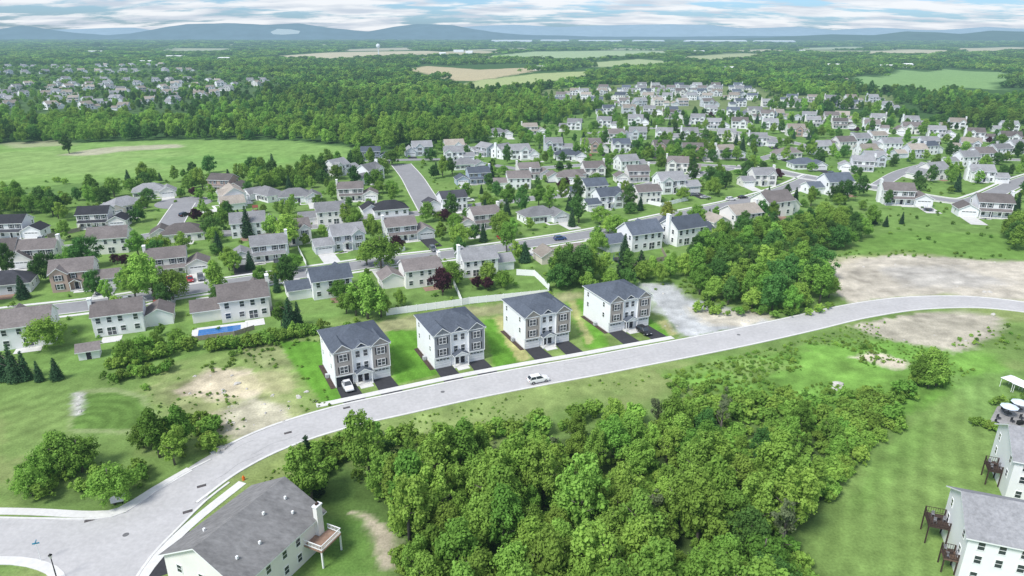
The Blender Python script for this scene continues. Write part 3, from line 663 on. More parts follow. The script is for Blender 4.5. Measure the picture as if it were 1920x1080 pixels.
# ---------------------------------------------------------------- large house by the junction
def custom_house(name,x,y,yaw,L,Wd,E,rise,wall,roof,label,extra=None):
    a=math.radians(yaw);o=obj(name,None,(x,y,0),a,label=label,cat='house')
    w=MB();gable_block(w,-L/2,L/2,-Wd/2,Wd/2,0,E,rise,'x',wall);obj('wall',w.mesh('wall'),parent=o)
    r=MB();gable_roof(r,-L/2,L/2,-Wd/2,Wd/2,E,rise,'x',roof,oh=.5);obj('roof',r.mesh('roof'),parent=o)
    HOUSES.append((x,y,12));return o
GR=RM['grey']
o=custom_house('house',-36.8,76.8,65,15.6,13.4,5.6,3.5,WM['cream'],mat('weathered_shingles',(.215,.21,.205),.9,1.6,.3,stretch=(1.1,.4)),'cream house with broad weathered grey roof, chimney and deck')
ch=MB();ch.box(6.1,7.2,-7.4,-6.71,0,7.6,WM['cream']);ch.box(6.0,7.3,-7.5,-6.65,7.601,7.8,TRIM);ch.box(6.4,6.9,-7.2,-6.9,7.801,8.1,DWOOD);obj('chimney',ch.mesh('chimney'),parent=o)
dk=MB();D0=-9.9;X0,X1=3.6,7.8;dk.box(X0,X1,D0,-7.52,2.7,2.9,WOOD);dk.box(X0,6.0,-7.52,-6.72,2.7,2.9,WOOD)
for xx in(X0+.1,X1-.1):dk.box(xx-.1,xx+.1,D0+.05,D0+.25,0,2.7,TRIM)
for z in(3.1,3.8):
    dk.box(X0,X1,D0,D0+.1,z,z+.08,TRIM);dk.box(X0,X0+.1,D0+.12,-6.75,z,z+.08,TRIM);dk.box(X1-.1,X1,D0+.12,-7.5,z,z+.08,TRIM)
for k in range(17):dk.box(X0+.05+k*.245,X0+.11+k*.245,D0+.02,D0+.08,3.19,3.8,TRIM)
for k in range(9):
    for xx in(X0+.02,X1-.08):dk.box(xx,xx+.06,D0+.3+k*.25,D0+.36+k*.25,3.19,3.8,TRIM)
obj('deck',dk.mesh('deck'),parent=o)
for xx in(-6,-3,0,2.6):
    for z in(1.6,4.2):obj('window',SPEC2['small'],(xx,-6.7,z),0,parent=o)
for yy in(-4,0,4):
    for z in(1.6,4.2):obj('window',SPEC2['small'],(-7.8,yy,z),LF,parent=o);obj('window',SPEC2['small'],(7.8,yy,z),RT,parent=o)
gw=MB();gable_block(gw,.5,6.5,6.71,8.3,0,3.6,.9,'x',WM['cream']);gable_roof(gw,.5,6.5,5.9,8.7,3.7,1.2,'x',GR,oh=.2);obj('garage_wing',gw.mesh('garage_wing'),parent=o)
for k,(xx,yy) in enumerate(((4.5,-4.5),(5.5,-2.4),(-2,-4.7),(-5.5,-4.3),(1.5,-2.2),(-4,3))):
    v=MB();v.box(-.14,.14,-.14,.14,0,.42,TRIM);zz=5.8+3.5*(1-abs(yy)/6.7)+.02
    obj('roof_vent',v.mesh('roof_vent'),(xx,yy,zz),0,parent=o)
patch('driveway',[(330,1000),(400,990),(350,1062),(290,1085),(262,1075)],.034,ASPH,'dark asphalt driveway')
# ---------------------------------------------------------------- townhouses at the lawn
def rowhouse(x,y,yaw,L,label):
    o=custom_house('house',x,y,yaw,L,11,7.6,3.0,WM['white'],RM['grey'],label)
    for xx in(-L/2+1.6,-L/2+4,-L/2+6.5,-L/2+9.5,-L/2+12):
        for z in(1.5,4.2,6.4):
            obj('window',SPEC2['small'],(xx,-5.5,z),0,parent=o)
    for yy in(-3.5,3.5):
        for z in(3.8,6.4):obj('window',SPEC2['small'],(-L/2,yy,z),LF,parent=o)
    return o
def deck(o,x0,x1,y0,y1,z,m,rail):
    d=MB();d.box(x0,x1,y0,y1,z-.2,z,m)
    for xx in(x0+.1,x1-.1):
        for yy in(y0+.1,y1-.1):d.box(xx-.08,xx+.08,yy-.08,yy+.08,0,z+1.0,rail)
    for zz in(z+.15,z+.95):
        d.box(x0,x1,y0,y0+.06,zz,zz+.07,rail);d.box(x0,x1,y1-.06,y1,zz,zz+.07,rail);d.box(x0,x0+.06,y0+.08,y1-.08,zz,zz+.07,rail)
    n=int((x1-x0)/.3)
    for k in range(n):
        xx=x0+.2+k*.3
        for yy in(y0+.01,y1-.05):d.box(xx,xx+.04,yy,yy+.04,z+.22,z+.95,rail)
    n=int((y1-y0)/.3)
    for k in range(n):d.box(x0+.01,x0+.05,y0+.2+k*.3,y0+.24+k*.3,z+.22,z+.95,rail)
    obj('deck',d.mesh('deck'),parent=o)
    t=MB();t.cyl(((x0+x1)/2,(y0+y1)/2),.4,.4,z+.7,z+.75,12,DWOOD);t.cyl(((x0+x1)/2,(y0+y1)/2),.05,.05,z,z+.7,6,DWOOD);obj('deck_table',t.mesh('deck_table'),parent=o)
    CH_=mat('chair_grey',(.22,.22,.23),.7)
    for k in range(3):
        a=k*2.1;q=MB();cx,cy=(x0+x1)/2+.9*math.cos(a),(y0+y1)/2+.9*math.sin(a);q.box(cx-.2,cx+.2,cy-.2,cy+.2,z+.4,z+.46,CH_);q.box(cx-.2,cx+.2,cy+.16,cy+.2,z+.46,z+.9,CH_)
        for sx in(-.18,.18):
            for sy in(-.18,.18):q.box(cx+sx-.02,cx+sx+.02,cy+sy-.02,cy+sy+.02,z,z+.4,CH_)
        obj('deck_chair',q.mesh('deck_chair'),parent=o)
def corner_house(cx,cy,yaw,L,W2,label):
    a=math.radians(yaw);lx,ly=-L/2,-W2/2
    return rowhouse(cx-(lx*math.cos(a)-ly*math.sin(a)),cy-(lx*math.sin(a)+ly*math.cos(a)),yaw,L,label)
o=corner_house(60.8,73.6,-20,22,11,'white sided townhouse with grey roof and dark decks')
deck(o,-13.8,-11.02,1.4,4.8,3.2,DWOOD,DWOOD);deck(o,-12.8,-11.02,-4.4,-2.2,2.4,mat('deck_wood_mid',(.15,.10,.075),.8,3,.2),DWOOD)
o=corner_house(79.0,91.0,-22,22,11,'white townhouse with grey shingle roof beside the lawn')
deck(o,-13.0,-11.02,-2,1.0,2.8,DWOOD,DWOOD)
o=custom_house('shed',*G(170,668),24,4.2,3.4,2.3,1.1,WM['white'],RM['brown'],'small white garden shed with brown roof');o['category']='shed'
obj('door',SPEC2['door'],(0,-1.71,0),0,parent=o);obj('window',SPEC2['small'],(2.1,0,1.3),RT,parent=o)
HOUSES[-1]=(*G(170,668),4)
px_,py_=G(412,620);o=obj('swimming_pool',None,(px_,py_,0),math.radians(20),label='blue rectangular swimming pool with pale concrete surround',cat='swimming pool')
b=MB();b.box(-6.5,-5,-3.4,3.4,.05,.14,CONC);b.box(5,6.5,-3.4,3.4,.05,.14,CONC);b.box(-5,5,-3.4,-2,.05,.14,CONC);b.box(-5,5,2,3.4,.05,.14,CONC);obj('surround',b.mesh('surround'),parent=o)
b=MB();b.box(-5,5,-2,2,.02,.09,mat('pool_water',(.04,.16,.42),.08,.8,.1,spec=.6));obj('water',b.mesh('water'),parent=o)
FENCEPTS=[]
def fence(pts,h,m,label,kind='fence'):
    P=[Vector(G(*p)) for p in pts];b=MB();ps=MB()
    for a_,c_ in zip(P,P[1:]):
        d=c_-a_;n=max(1,int(d.length/2.4));u=d.normalized();q=Vector((-u.y,u.x))*.03
        for k in range(n):
            s=a_+d*(k/n)+u*.06;e=a_+d*((k+1)/n)-u*.06;FENCEPTS.append((s.x,s.y))
            v=[(s-q),(e-q),(e+q),(s+q)];b.add([(p.x,p.y,.08) for p in v]+[(p.x,p.y,h) for p in v],[(0,3,2,1),(4,5,6,7),(0,1,5,4),(1,2,6,5),(2,3,7,6),(3,0,4,7)],m)
            s-=u*.06;ps.box(s.x-.065,s.x+.065,s.y-.065,s.y+.065,0,h+.12,m)
    o=obj('fence',None,label=label,cat='fence',group='garden fences');obj('panel',b.mesh('panel'),parent=o);obj('post',ps.mesh('post'),parent=o)
VIN=mat('white_vinyl',(.88,.88,.87),.7)
WF=mat('grey_wood_fence',(.32,.28,.22),.8,2,.2)
fence([(725,592),(800,582),(866,573),(880,570),(960,562),(1028,555),(1030,545),(1002,518),(968,516)],2.0,VIN,'white vinyl privacy fence around a back garden')
fence([(866,570),(853,540),(850,532)],1.8,VIN,'white vinyl privacy fence between gardens')
fence([(365,640),(440,630),(478,618)],1.3,WF,'low weathered wooden fence beside the pool')
fence([(1165,372),(1240,388),(1290,376)],1.8,VIN,'white vinyl fence behind houses')
fence([(90,447),(150,434),(152,428)],1.6,WF,'brown wooden garden fence')
fence([(1640,305),(1700,295),(1730,283)],1.8,VIN,'white vinyl fence along gardens')
fence([(500,545),(512,585),(520,600)],1.5,WF,'wooden fence between two gardens')
fence([(700,460),(735,478),(760,470)],1.6,VIN,'white vinyl fence beside a house')
fence([(560,470),(575,500)],1.6,VIN,'white vinyl fence beside a garage')
fence([(1180,500),(1250,488),(1240,470)],1.5,WF,'brown wooden garden fence')
# ---------------------------------------------------------------- cars
def car_parts(kind,paint):
    Wd=.93;b=MB()
    if kind=='pickup':
        prof=[(-2.75,.5,.95),(-2.7,.42,1.02),(-.55,.38,1.05),(.6,.38,1.08),(1.9,.38,1.05),(2.65,.42,.92),(2.75,.5,.7)]
        cab=[(-.65,1.07),(-.45,1.72),(.55,1.74),(1.25,1.08)]
    elif kind=='suv':
        prof=[(-2.35,.5,1.0),(-2.28,.4,1.08),(-1,.35,1.08),(.8,.35,1.06),(1.6,.35,1.0),(2.2,.4,.85),(2.35,.5,.65)]
        cab=[(-2.2,1.08),(-1.85,1.68),(.3,1.72),(1.05,1.06)]
    else:
        prof=[(-2.3,.5,.85),(-2.2,.38,.95),(-1.2,.32,.98),(.9,.32,.94),(1.6,.32,.88),(2.15,.38,.75),(2.3,.48,.6)]
        cab=[(-1.7,.97),(-1.0,1.4),(.25,1.43),(1.1,.93)]
    vs=[]
    for x,zl,zh in prof:
        e=.9 if abs(x)>2.2 else 1
        vs+=[(x,-Wd*e,zl),(x,-Wd*e*1.0,(zl+zh)/2+.05),(x,-Wd*e*.92,zh),(x,Wd*e*.92,zh),(x,Wd*e,(zl+zh)/2+.05),(x,Wd*e,zl)]
    fs=[]
    for i in range(len(prof)-1):
        for k in range(6):
            a=i*6+k;c_=i*6+(k+1)%6;fs.append((a,c_,c_+6,a+6))
    fs+=[(0,1,2,3,4,5),tuple(range(len(vs)-1,len(vs)-7,-1))]
    b.add(vs,fs,paint)
    (xa,za),(xb,zb),(xc,zc),(xd,zd)=cab
    b.add([(xb,-.66,zb),(xc,-.66,zc),(xc,.66,zc),(xb,.66,zb),(xb,-.66,zb-.06),(xc,-.66,zc-.06),(xc,.66,zc-.06),(xb,.66,zb-.06)],[(0,1,2,3),(0,4,5,1),(1,5,6,2),(2,6,7,3),(3,7,4,0)],paint)
    for s in(-1,1):
        for p,q in(((xa,za),(xb,zb)),((xd,zd),(xc,zc)),(((xa+xd)/2-.1,za),((xb+xc)/2-.1,zb))):
            b.tube((p[0],s*.84,p[1]),(q[0],s*.665,q[1]-.03),.045,.045,5,paint)
    if kind=='pickup':
        b.box(-2.5,-.75,-.72,.72,1.03,1.051,mat('truck_bed',(.04,.04,.04),.8));b.box(-2.6,-.7,-.86,-.74,1.02,1.2,paint);b.box(-2.6,-.7,.74,.86,1.02,1.2,paint);b.box(-2.68,-2.58,-.86,.86,1.0,1.2,paint)
    g=MB();g.add([(xa,-.8,za-.02),(xb,-.64,zb-.05),(xc,-.64,zc-.05),(xd,-.8,zd-.02),(xa,.8,za-.02),(xb,.64,zb-.05),(xc,.64,zc-.05),(xd,.8,zd-.02)],[(0,1,2,3),(7,6,5,4),(0,4,5,1),(3,2,6,7)],GLASS)
    wh=MB();wh.cyl((0,0),.36,.36,-.12,.12,16,mat('tyre',(.02,.02,.02),.9),'y');wh.cyl((0,0),.21,.21,-.13,.13,12,mat('wheel_rim',(.45,.45,.46),.3,metal=.6),'y')
    hl=MB();hl.box(-.03,.05,-.18,.18,-.07,.07,mat('headlight_glass',(.8,.8,.82),.1,spec=.8))
    tl=MB();tl.box(-.05,.03,-.1,.1,-.12,.12,mat('tail_light_red',(.4,.02,.02),.2))
    xw=1.45 if kind!='pickup' else 1.75;xe=prof[-1][0];xr=prof[0][0]
    return [('body',b,(0,0,0)),('window_glass',g,(0,0,0))]+[('wheel',wh,(sx*xw,sy*.82,.36)) for sx in(-1,1) for sy in(-1,1)]+[('headlight',hl,(xe-.04,s*.58,.72)) for s in(-1,1)]+[('tail_light',tl,(xr+.03,s*.72,.85)) for s in(-1,1)]
PAINT={'white':(.78,.78,.78),'black':(.015,.015,.018),'red':(.35,.02,.02),'silver':(.42,.43,.45),'grey':(.12,.13,.14),'blue':(.04,.08,.2)}
CP_={}
def car(px,py,yaw,kind,col,where):
    k=(kind,col)
    if k not in CP_:
        pm=mat('car_paint_'+col,PAINT[col],.25,spec=.5);ml={};out=[]
        for n,b,l in car_parts(kind,pm):
            if id(b) not in ml:ml[id(b)]=(b.mesh(n),b)
            out.append((n,ml[id(b)][0],l))
        CP_[k]=out
    x,y=G(px,py);nm={'suv':'suv','pickup':'pickup_truck','sedan':'parked_car'}[kind]
    o=obj(nm,None,(x,y,.06),math.radians(yaw),label=f"{col} {kind.replace('_',' ')} {where}",cat='car' if kind!='pickup' else 'pickup truck',group='cars parked in the neighbourhood')
    for n,m,l in CP_[k]:obj(n,m,l,parent=o)
car(1009,716,22,'suv','white','parked at the kerb of the road')
car(651,727,-63,'pickup','white','standing on black asphalt driveway')
car(1207,625,-66,'suv','black','parked on an asphalt driveway')
for a_ in [(357,527,-60,'sedan','red'),(377,524,-62,'suv','grey'),(187,549,-62,'suv','grey'),(77,452,-70,'suv','silver'),(346,405,70,'suv','black'),(1300,367,10,'sedan','grey'),(1322,372,10,'sedan','silver'),(1370,376,20,'suv','white'),
 (1392,372,20,'sedan','black'),(1185,352,-80,'suv','black'),(1105,338,-80,'sedan','grey'),(1560,327,0,'suv','grey'),(1600,252,0,'suv','white'),(1838,322,20,'suv','silver'),(1888,320,30,'suv','black'),(1885,338,20,'sedan','silver'),(1648,268,0,'suv','red'),
 (640,440,-65,'sedan','white'),(812,470,-66,'suv','grey'),(940,449,-66,'sedan','red'),(560,452,20,'suv','white'),(1460,300,0,'sedan','white'),(240,565,20,'sedan','silver'),(1050,450,20,'suv','blue'),(520,497,-65,'suv','black'),(700,425,-65,'sedan','grey'),(880,378,20,'suv','white'),(980,470,-65,'sedan','silver'),(30,465,20,'suv','white')]:
    car(*a_,'parked beside a suburban house')
# ---------------------------------------------------------------- street furniture
def post_thing(name,px,py,label,cat,build,group=None):
    x,y=G(px,py);o=obj(name,None,(x,y,0),math.radians(R.uniform(10,30)),label=label,cat=cat,group=group)
    for n,b in build():obj(n,b.mesh(n),parent=o)
DK=mat('dark_metal',(.03,.03,.03),.4,metal=.5)
def lamp():
    a=MB();a.cyl((0,0),.09,.06,0,3.6,10,DK);a.cyl((0,0),.2,.12,0,.4,10,DK);b=MB();b.cyl((0,0),.12,.22,3.6,4.1,8,mat('lamp_glass',(.6,.6,.55),.3));b.cyl((0,0),.28,.05,4.101,4.35,8,DK);return[('post',a),('lamp_head',b)]
post_thing('street_lamp',107,1086,'black post street lamp beside the sidewalk','street lamp',lamp)
def sign():
    a=MB();a.cyl((0,0),.04,.04,0,3,8,SHEDM);b=MB();b.box(-.45,.45,-.02,.02,3.0,3.22,mat('sign_blue',(.05,.28,.42),.4));b.box(-.02,.02,-.45,.45,3.23,3.45,mat('sign_blue',(.05,.28,.42)));return[('post',a),('sign_plate',b)]
post_thing('street_sign',77,1052,'blue street name sign on a thin post','street sign',sign)
def mbx():
    a=MB();a.cyl((0,0),.08,.08,0,.6,8,DK);b=MB();b.box(-.5,.5,-.3,.3,.6,1.75,mat('mailbox_metal',(.66,.67,.68),.7));b.box(-.46,.46,-.32,-.301,.7,1.65,mat('mailbox_front',(.55,.56,.58),.7));return[('pedestal',a),('cabinet',b)]
for q in((216,947),(230,944)):post_thing('mailbox',*q,'grey cluster mailbox beside the sidewalk','mailbox',mbx)
OR=mat('safety_orange',(.7,.16,.03),.7)
def hyd():
    a=MB();a.cyl((0,0),.22,.15,0,.7,12,OR);a.cyl((0,0),.16,.05,.701,.9,12,OR);a.box(-.28,.28,-.07,.07,.4,.55,OR);return[('body',a)]
post_thing('fire_hydrant',457,900,'orange hydrant beside the road kerb','fire hydrant',hyd)
for q in((236,1003),(830,735),(1385,628)):
    b=MB();b.cyl((0,0),.45,.45,.052,.06,20,mat('iron_cover',(.16,.16,.16),.8,4,.3));x,y=G(*q);obj('manhole_cover',b.mesh('manhole_cover'),(x,y,0),label='round iron manhole cover set in asphalt',cat='manhole cover',group='road covers')
for q in((168,976),(352,960),(540,812),(650,765),(378,912)):
    b=MB();b.box(-.7,.7,-.3,.3,.058,.07,mat('iron_grate',(.10,.09,.09),.8,4,.3));b.box(-.7,.7,.31,.4,.05,.17,CONC);x,y=G(*q);obj('storm_drain',b.mesh('storm_drain'),(x,y,0),.5,label='dark iron storm drain at the kerb',cat='storm drain',group='road drains')
patch('patio',[(1850,800),(1870,762),(1930,752),(1990,760),(1990,808)],.03,mat('patio_pavers',(.30,.29,.28),.85,1.5,.25),'grey paved patio with planting')
def umb():
    a=MB();a.cyl((0,0),.04,.04,0,2.5,8,DK);b=MB();b.cyl((0,0),1.6,.05,2.1,2.75,8,mat('canvas_blue_white',(.60,.68,.76),.7));c_=MB();c_.cyl((0,0),.7,.7,.7,.76,14,DK);return[('pole',a),('canopy',b),('table_top',c_)]
for q in((1888,780),(1908,772)):post_thing('patio_umbrella',*q,'pale blue patio umbrella over a round table','patio umbrella',umb)
def pchair():
    a=MB();m=mat('chair_dark',(.05,.05,.055),.7)
    a.box(-.3,.3,-.3,.3,.38,.44,m);b=MB();b.box(-.3,.3,.24,.3,.45,.98,m);l=MB()
    for sx in(-.26,.26):
        for sy in(-.26,.26):l.box(sx-.03,sx+.03,sy-.03,sy+.03,0,.38,m)
    return[('seat',a),('backrest',b),('legs',l)]
for q in((1872,786),(1898,792),(1915,786),(1880,770),(1900,762),(1868,795)):post_thing('patio_chair',*q,'dark outdoor chair on a paved patio','chair',pchair,'patio chairs')
def grill():
    a=MB();a.box(-.6,.6,-.3,.3,.1,.85,mat('grill_black',(.03,.03,.03),.7));return[('cabinet',a)]
post_thing('barbecue_grill',1912,796,'black barbecue grill on a patio','grill',grill)
def tent():
    a=MB();
    for sx in(-1.4,1.4):
        for sy in(-1.4,1.4):a.cyl((sx,sy),.05,.05,0,2.1,6,SHEDM)
    b=MB();v=[(-1.6,-1.6,2.1),(1.6,-1.6,2.1),(1.6,1.6,2.1),(-1.6,1.6,2.1),(0,0,2.9)];b.add(v,[(0,1,4),(1,2,4),(2,3,4),(3,0,4),(0,3,2,1)],mat('canvas_white',(.8,.8,.8),.8));return[('frame',a),('canopy',b)]
for q in((1895,728),(1916,738)):post_thing('garden_gazebo',*q,'white canvas garden gazebo on a lawn','gazebo',tent)
def play():
    a=MB();
    for x0 in(-1,1):
        for y0 in(-1,1):a.box(x0-.06,x0+.06,y0-.06,y0+.06,0,2.6,WOOD)
    a.box(-1,1,-1,1,1.3,1.4,WOOD);b=MB();gable_roof(b,-1,1,-1,1,2.6,.8,'x',mat('canvas_dull_red',(.24,.08,.06)),oh=.1,tr=WOOD);s=MB();s.add([(1.06,-.3,1.4),(1.06,.3,1.4),(3.4,.3,.15),(3.4,-.3,.15)],[(0,1,2,3)],mat('slide_plastic',(.5,.5,.5),.7));return[('frame',a),('canopy',b),('slide',s)]
for q in((300,585),(1105,300),(480,400)):post_thing('playset',*q,'wooden playset with dull red canopy and slide','playset',play)
def tramp():
    a=MB();a.cyl((0,0),2,2,.8,.86,20,DK);b=MB()
    for k in range(6):
        t=k*1.047;b.cyl((1.95*math.cos(t),1.95*math.sin(t)),.04,.04,0,2.3,5,mat('tube_blue',(.05,.12,.35),.5))
    return[('mat',a),('pole',b)]
for q in((700,545),(1160,490),(90,600),(1740,395)):post_thing('trampoline',*q,'round black garden trampoline with blue poles','trampoline',tramp)
def rock(s0):
    b=MB();rr=random.Random(s0);vs=[];n=8
    for z,r in((0,1),(.35,.9),(.6,.45)):
        for i in range(n):
            t=2*math.pi*i/n;q=r*rr.uniform(.7,1.15);vs.append((q*math.cos(t),q*.7*math.sin(t),z*rr.uniform(.8,1.2)))
    b.add(vs,[(k*n+i,k*n+(i+1)%n,(k+1)*n+(i+1)%n,(k+1)*n+i) for k in(0,1) for i in range(n)]+[tuple(range(2*n,3*n))],mat('pale_rock',(.5,.48,.44),.9,2,.2));return b
RK=[rock(i).mesh('boulder') for i in range(3)]
RL=[(1570,722,1.3),(1578,727,1.0),(1565,730,.7),(415,842,1),(425,838,.8),(408,846,.8),(445,720,.8),(420,735,.7),(560,745,.8),(575,735,.6),(1845,548,.8),(1855,548,.7),(1862,590,.8),(590,752,.6),(150,745,.5),(146,760,.5),(150,772,.5)]
for k in range(45):
    a_=R.choice([(340,480,700,750),(420,550,740,815),(1560,1900,490,555),(1640,1860,595,645),(1230,1420,550,615)]);RL.append((R.uniform(a_[0],a_[1]),R.uniform(a_[2],a_[3]),R.uniform(.2,.5)))
for k,(px,py,s) in enumerate(RL):
    x,y=G(px,py);obj('boulder',RK[k%3],(x,y,-.05),k*1.1,label='pale broken boulder lying on rough ground',cat='boulder',group='loose boulders',scale=(s,)*3)
# ---------------------------------------------------------------- trees
def leafmat(n,c,hr=.02,r=.3):return mat(n,c,.7,.5,.20,objrand=r,huer=hr,leaf=True,low=.006)
LM=leafmat('leaves_green',(.175,.335,.06),.026,.30);LMB=leafmat('leaves_bright_green',(.25,.43,.08),.02,.25);LMD=leafmat('leaves_deep_green',(.09,.205,.05),.02,.32);LMP=leafmat('leaves_purple',(.08,.033,.04),.01,.2);LMY=leafmat('leaves_yellow_green',(.30,.38,.07),.01,.15);LMS=leafmat('leaves_spruce',(.055,.12,.055),.02,.3)
bm=bmesh.new();bmesh.ops.create_icosphere(bm,subdivisions=1,radius=1);ICO=np.array([v.co[:] for v in bm.verts]);ICF=[[v.index for v in f.verts] for f in bm.faces];bm.free()
def leaves(cen,rad,n,size,rng,flat=1.0,up=.25):
    area=rad**2;cnt=np.maximum(8,(n*area/area.sum()).astype(int));V=[];
    for c,r,m in zip(cen,rad,cnt):
        d=rng.normal(size=(m,3));d[:,2]+=up;d/=np.linalg.norm(d,axis=1)[:,None]
        p=c+d*r*rng.uniform(.66,1.40,(m,1))*np.array([1,1,flat])
        keep=np.ones(m,bool)
        for c2,r2 in zip(cen,rad):
            if c2 is c:continue
            keep&=np.linalg.norm((p-c2)/np.array([1,1,flat]),axis=1)>r2*.72
        p=p[keep];d=d[keep];m=len(p)
        nrm=d+rng.normal(size=(m,3))*.5+np.array([0,0,.35]);nrm/=np.linalg.norm(nrm,axis=1)[:,None]
        t=np.cross(nrm,rng.normal(size=(m,3)));t/=np.linalg.norm(t,axis=1)[:,None];b=np.cross(nrm,t)
        s=size*rng.uniform(.5,1.45,(m,1))
        V.append(np.stack([p-t*s-b*s*.25,p+b*s*.8,p+t*s+b*s*.2,p-b*s*.75],1))
    return np.concatenate(V).reshape(-1,3)
def crown_mesh(name,cen,rad,n,size,lm,seed,flat=1.0):
    rng=np.random.RandomState(seed);V=leaves(cen,rad,n,size,rng,flat);nl=len(V)//4
    vs=V.tolist();fs=(np.arange(nl*4).reshape(-1,4)).tolist()
    for c,r in zip(cen,rad):
        o=len(vs);vs+= (c+ICO*r*.64*np.array([1,1,flat])*rng.uniform(.8,1.1,(len(ICO),1))).tolist();fs+=[[i+o for i in f] for f in ICF]
    me=bpy.data.meshes.new(name);me.from_pydata(vs,[],fs);me.materials.append(lm);me.update();return me
def decid(seed,lm,Ht=10.,Rc=3.7,z0=2.2,n=4400,size=.20,k=52,col=0):
    rng=np.random.RandomState(seed);cen=[];rad=[]
    zc=(Ht+z0)/2;hz=(Ht-z0)/2;ax=rng.uniform(.72,1.28,2);lean=rng.uniform(-.12,.12,2)
    while len(cen)<k:
        d=rng.normal(size=3);d/=np.linalg.norm(d);q=rng.uniform(.3,1.25)**.5
        r=rng.uniform(.33,1.0)*Rc/3.7
        p=np.array([d[0]*(Rc-r)*q*ax[0],d[1]*(Rc-r)*q*ax[1],zc+d[2]*(hz-r)*q])
        t=(p[2]-z0)/(Ht-z0);sh=1.14-.6*max(0,t-.35)/.65-.2*max(0,.3-t)/.3;p[:2]*=sh*rng.uniform(.8,1.25);p[:2]+=lean*(p[2]-z0)
        cen.append(p);rad.append(r)
    cen.append(np.array([0,0,zc]));rad.append(Rc*.48)
    return crown_mesh('crown',cen,np.array(rad),n,size,lm,seed)
def conif(seed,lm,Ht=9.,Rb=2.4):
    rng=np.random.RandomState(seed);cen=[];rad=[];z=.7;
    while z<Ht-.5:
        t=(z/Ht);rr=Rb*(1-t)**.85;m=max(3,int(9*(1-t))+1)
        for i in range(m):
            a=2*math.pi*(i+rng.uniform(-.3,.3))/m;cen.append(np.array([math.cos(a)*rr*.62,math.sin(a)*rr*.62,z]));rad.append(.22+rr*.34)
        z+=.38+.5*(1-t)
    cen.append(np.array([0,0,Ht-.3]));rad.append(.28)
    return crown_mesh('crown',cen,np.array(rad),2400,.20,lm,seed,.8)
def trunkm(Ht,r,seed):
    b=MB();rr=random.Random(seed);b.tube((0,0,-.1),(.1,.05,Ht*.45),r,r*.7,8,BARK);b.tube((.1,.05,Ht*.45),(0,.1,Ht*.8),r*.7,r*.25,7,BARK)
    for k in range(5):
        a=rr.uniform(0,6.28);z=Ht*rr.uniform(.22,.5);b.tube((.05,.03,z),(math.cos(a)*Ht*.22,math.sin(a)*Ht*.22,z+Ht*rr.uniform(.12,.25)),r*.4,r*.12,5,BARK)
    return b.mesh('trunk',True)
LEAFG=[LM,LMB,LM,LMD,LMB,LM,LMD]
CR=[decid(100+i,LEAFG[i],Ht=[10,11.5,8.5,10.5,8.5,12,9.5][i],Rc=[3.8,3.1,4.3,3.6,3.8,3.2,4.0][i],z0=[1.6,2.0,1.2,1.6,.9,1.8,1.2][i]) for i in range(7)]
CRF=[decid(300+i,[LM,LMB,LMD,LM][i],Ht=[10,9,10.5,9.5][i],Rc=[4,4,3.8,4.1][i],z0=.8,n=420,size=.62,k=14) for i in range(4)]
CRP=[decid(200,LMP,7,3.0,1.2,2600),decid(201,LMP,6.5,2.8,1.0,2600)]
CRY=[decid(210,LMY,7,2.8,1.2,2400)]
CRS=[decid(220+i,[LM,LMB,LMB][i],2.6,1.5,.2,700,.17,12) for i in range(3)]
CRC=[conif(230,LMS),conif(231,LMS,10,2.1)]
CRN=[decid(240,mat('sparse_pine_foliage',(.16,.20,.10),.8,.5,.2,objrand=.2,leaf=True),10,2.2,2.5,1300,.17,16),decid(241,mat('sparse_pine_foliage',(.16,.20,.10)),11,1.9,3.5,1000,.17,14)]
TR=[trunkm(10,.28,i) for i in range(3)];TRS=trunkm(6.5,.16,9)
TREES=[];NT={'d':0}
FIRST={}
TAB={'d':(CR,'deciduous_tree','leafy green deciduous tree'),'f':(CRF,'deciduous_tree','green woodland tree beside open meadow'),'p':(CRP,'purple_tree','purple-leaved ornamental tree beside a house'),'y':(CRY,'young_tree','yellow-green leafy tree beside a street'),'s':(CRS,'shrub','rounded green shrub on grass'),'c':(CRC,'conifer_tree','dark green conical conifer tree'),'n':(CRN,'pine_tree','thin brownish pine in dense woodland')}
def tree(x,y,kind,s,rz=None,zs=1,z=0,lab=None,pickr=None):
    L_,nm,lb=TAB[kind];i=R.choice(pickr) if pickr else R.randrange(len(L_));rz=R.uniform(0,6.28) if rz is None else rz
    if kind=='s':
        o=obj(nm,L_[i],(x,y,z),rz,label=lab or lb,cat='shrub',group='shrubs',scale=(s,s,s*zs));FIRST.setdefault((kind,i),o);return o
    o=obj(nm,None,(x,y,z),rz,label=lab or lb,cat='tree',group={'d':'deciduous trees','f':'deciduous trees','p':'purple trees','y':'young trees','c':'conifers','n':'woodland pines'}[kind],scale=(s,s,s*zs))
    c_=obj('crown',L_[i],parent=o);obj('trunk',TR[i%3] if kind in'dfnc' else TRS,parent=o);FIRST.setdefault((kind,i),c_)
    TREES.append((x,y,3*s));NT[kind]=NT.get(kind,0)+1;return o
def pois(poly,sp,n):
    P=GP(poly);A=np.array(P);pts=[];x0,y0=A.min(0);x1,y1=A.max(0)
    for _ in range(n):
        x=R.uniform(x0,x1);y=R.uniform(y0,y1)
        if any((x-a)**2+(y-b_)**2<sp*sp for a,b_ in pts):continue
        if not inpoly(np.array([x]),np.array([y]),P)[0]:continue
        pts.append((x,y))
    return pts
WOODV=[(720,872),(850,862),(1000,852),(1080,830),(1150,806),(1200,804),(1320,812),(1460,814),(1550,824),(1590,848),(1545,895),(1505,950),(1475,1010),(1500,1110),(1440,1230),(820,1230),(770,1100),(765,1000),(735,950),(690,905),(690,880)]
fp=pois(WOODV,3.75,14000)
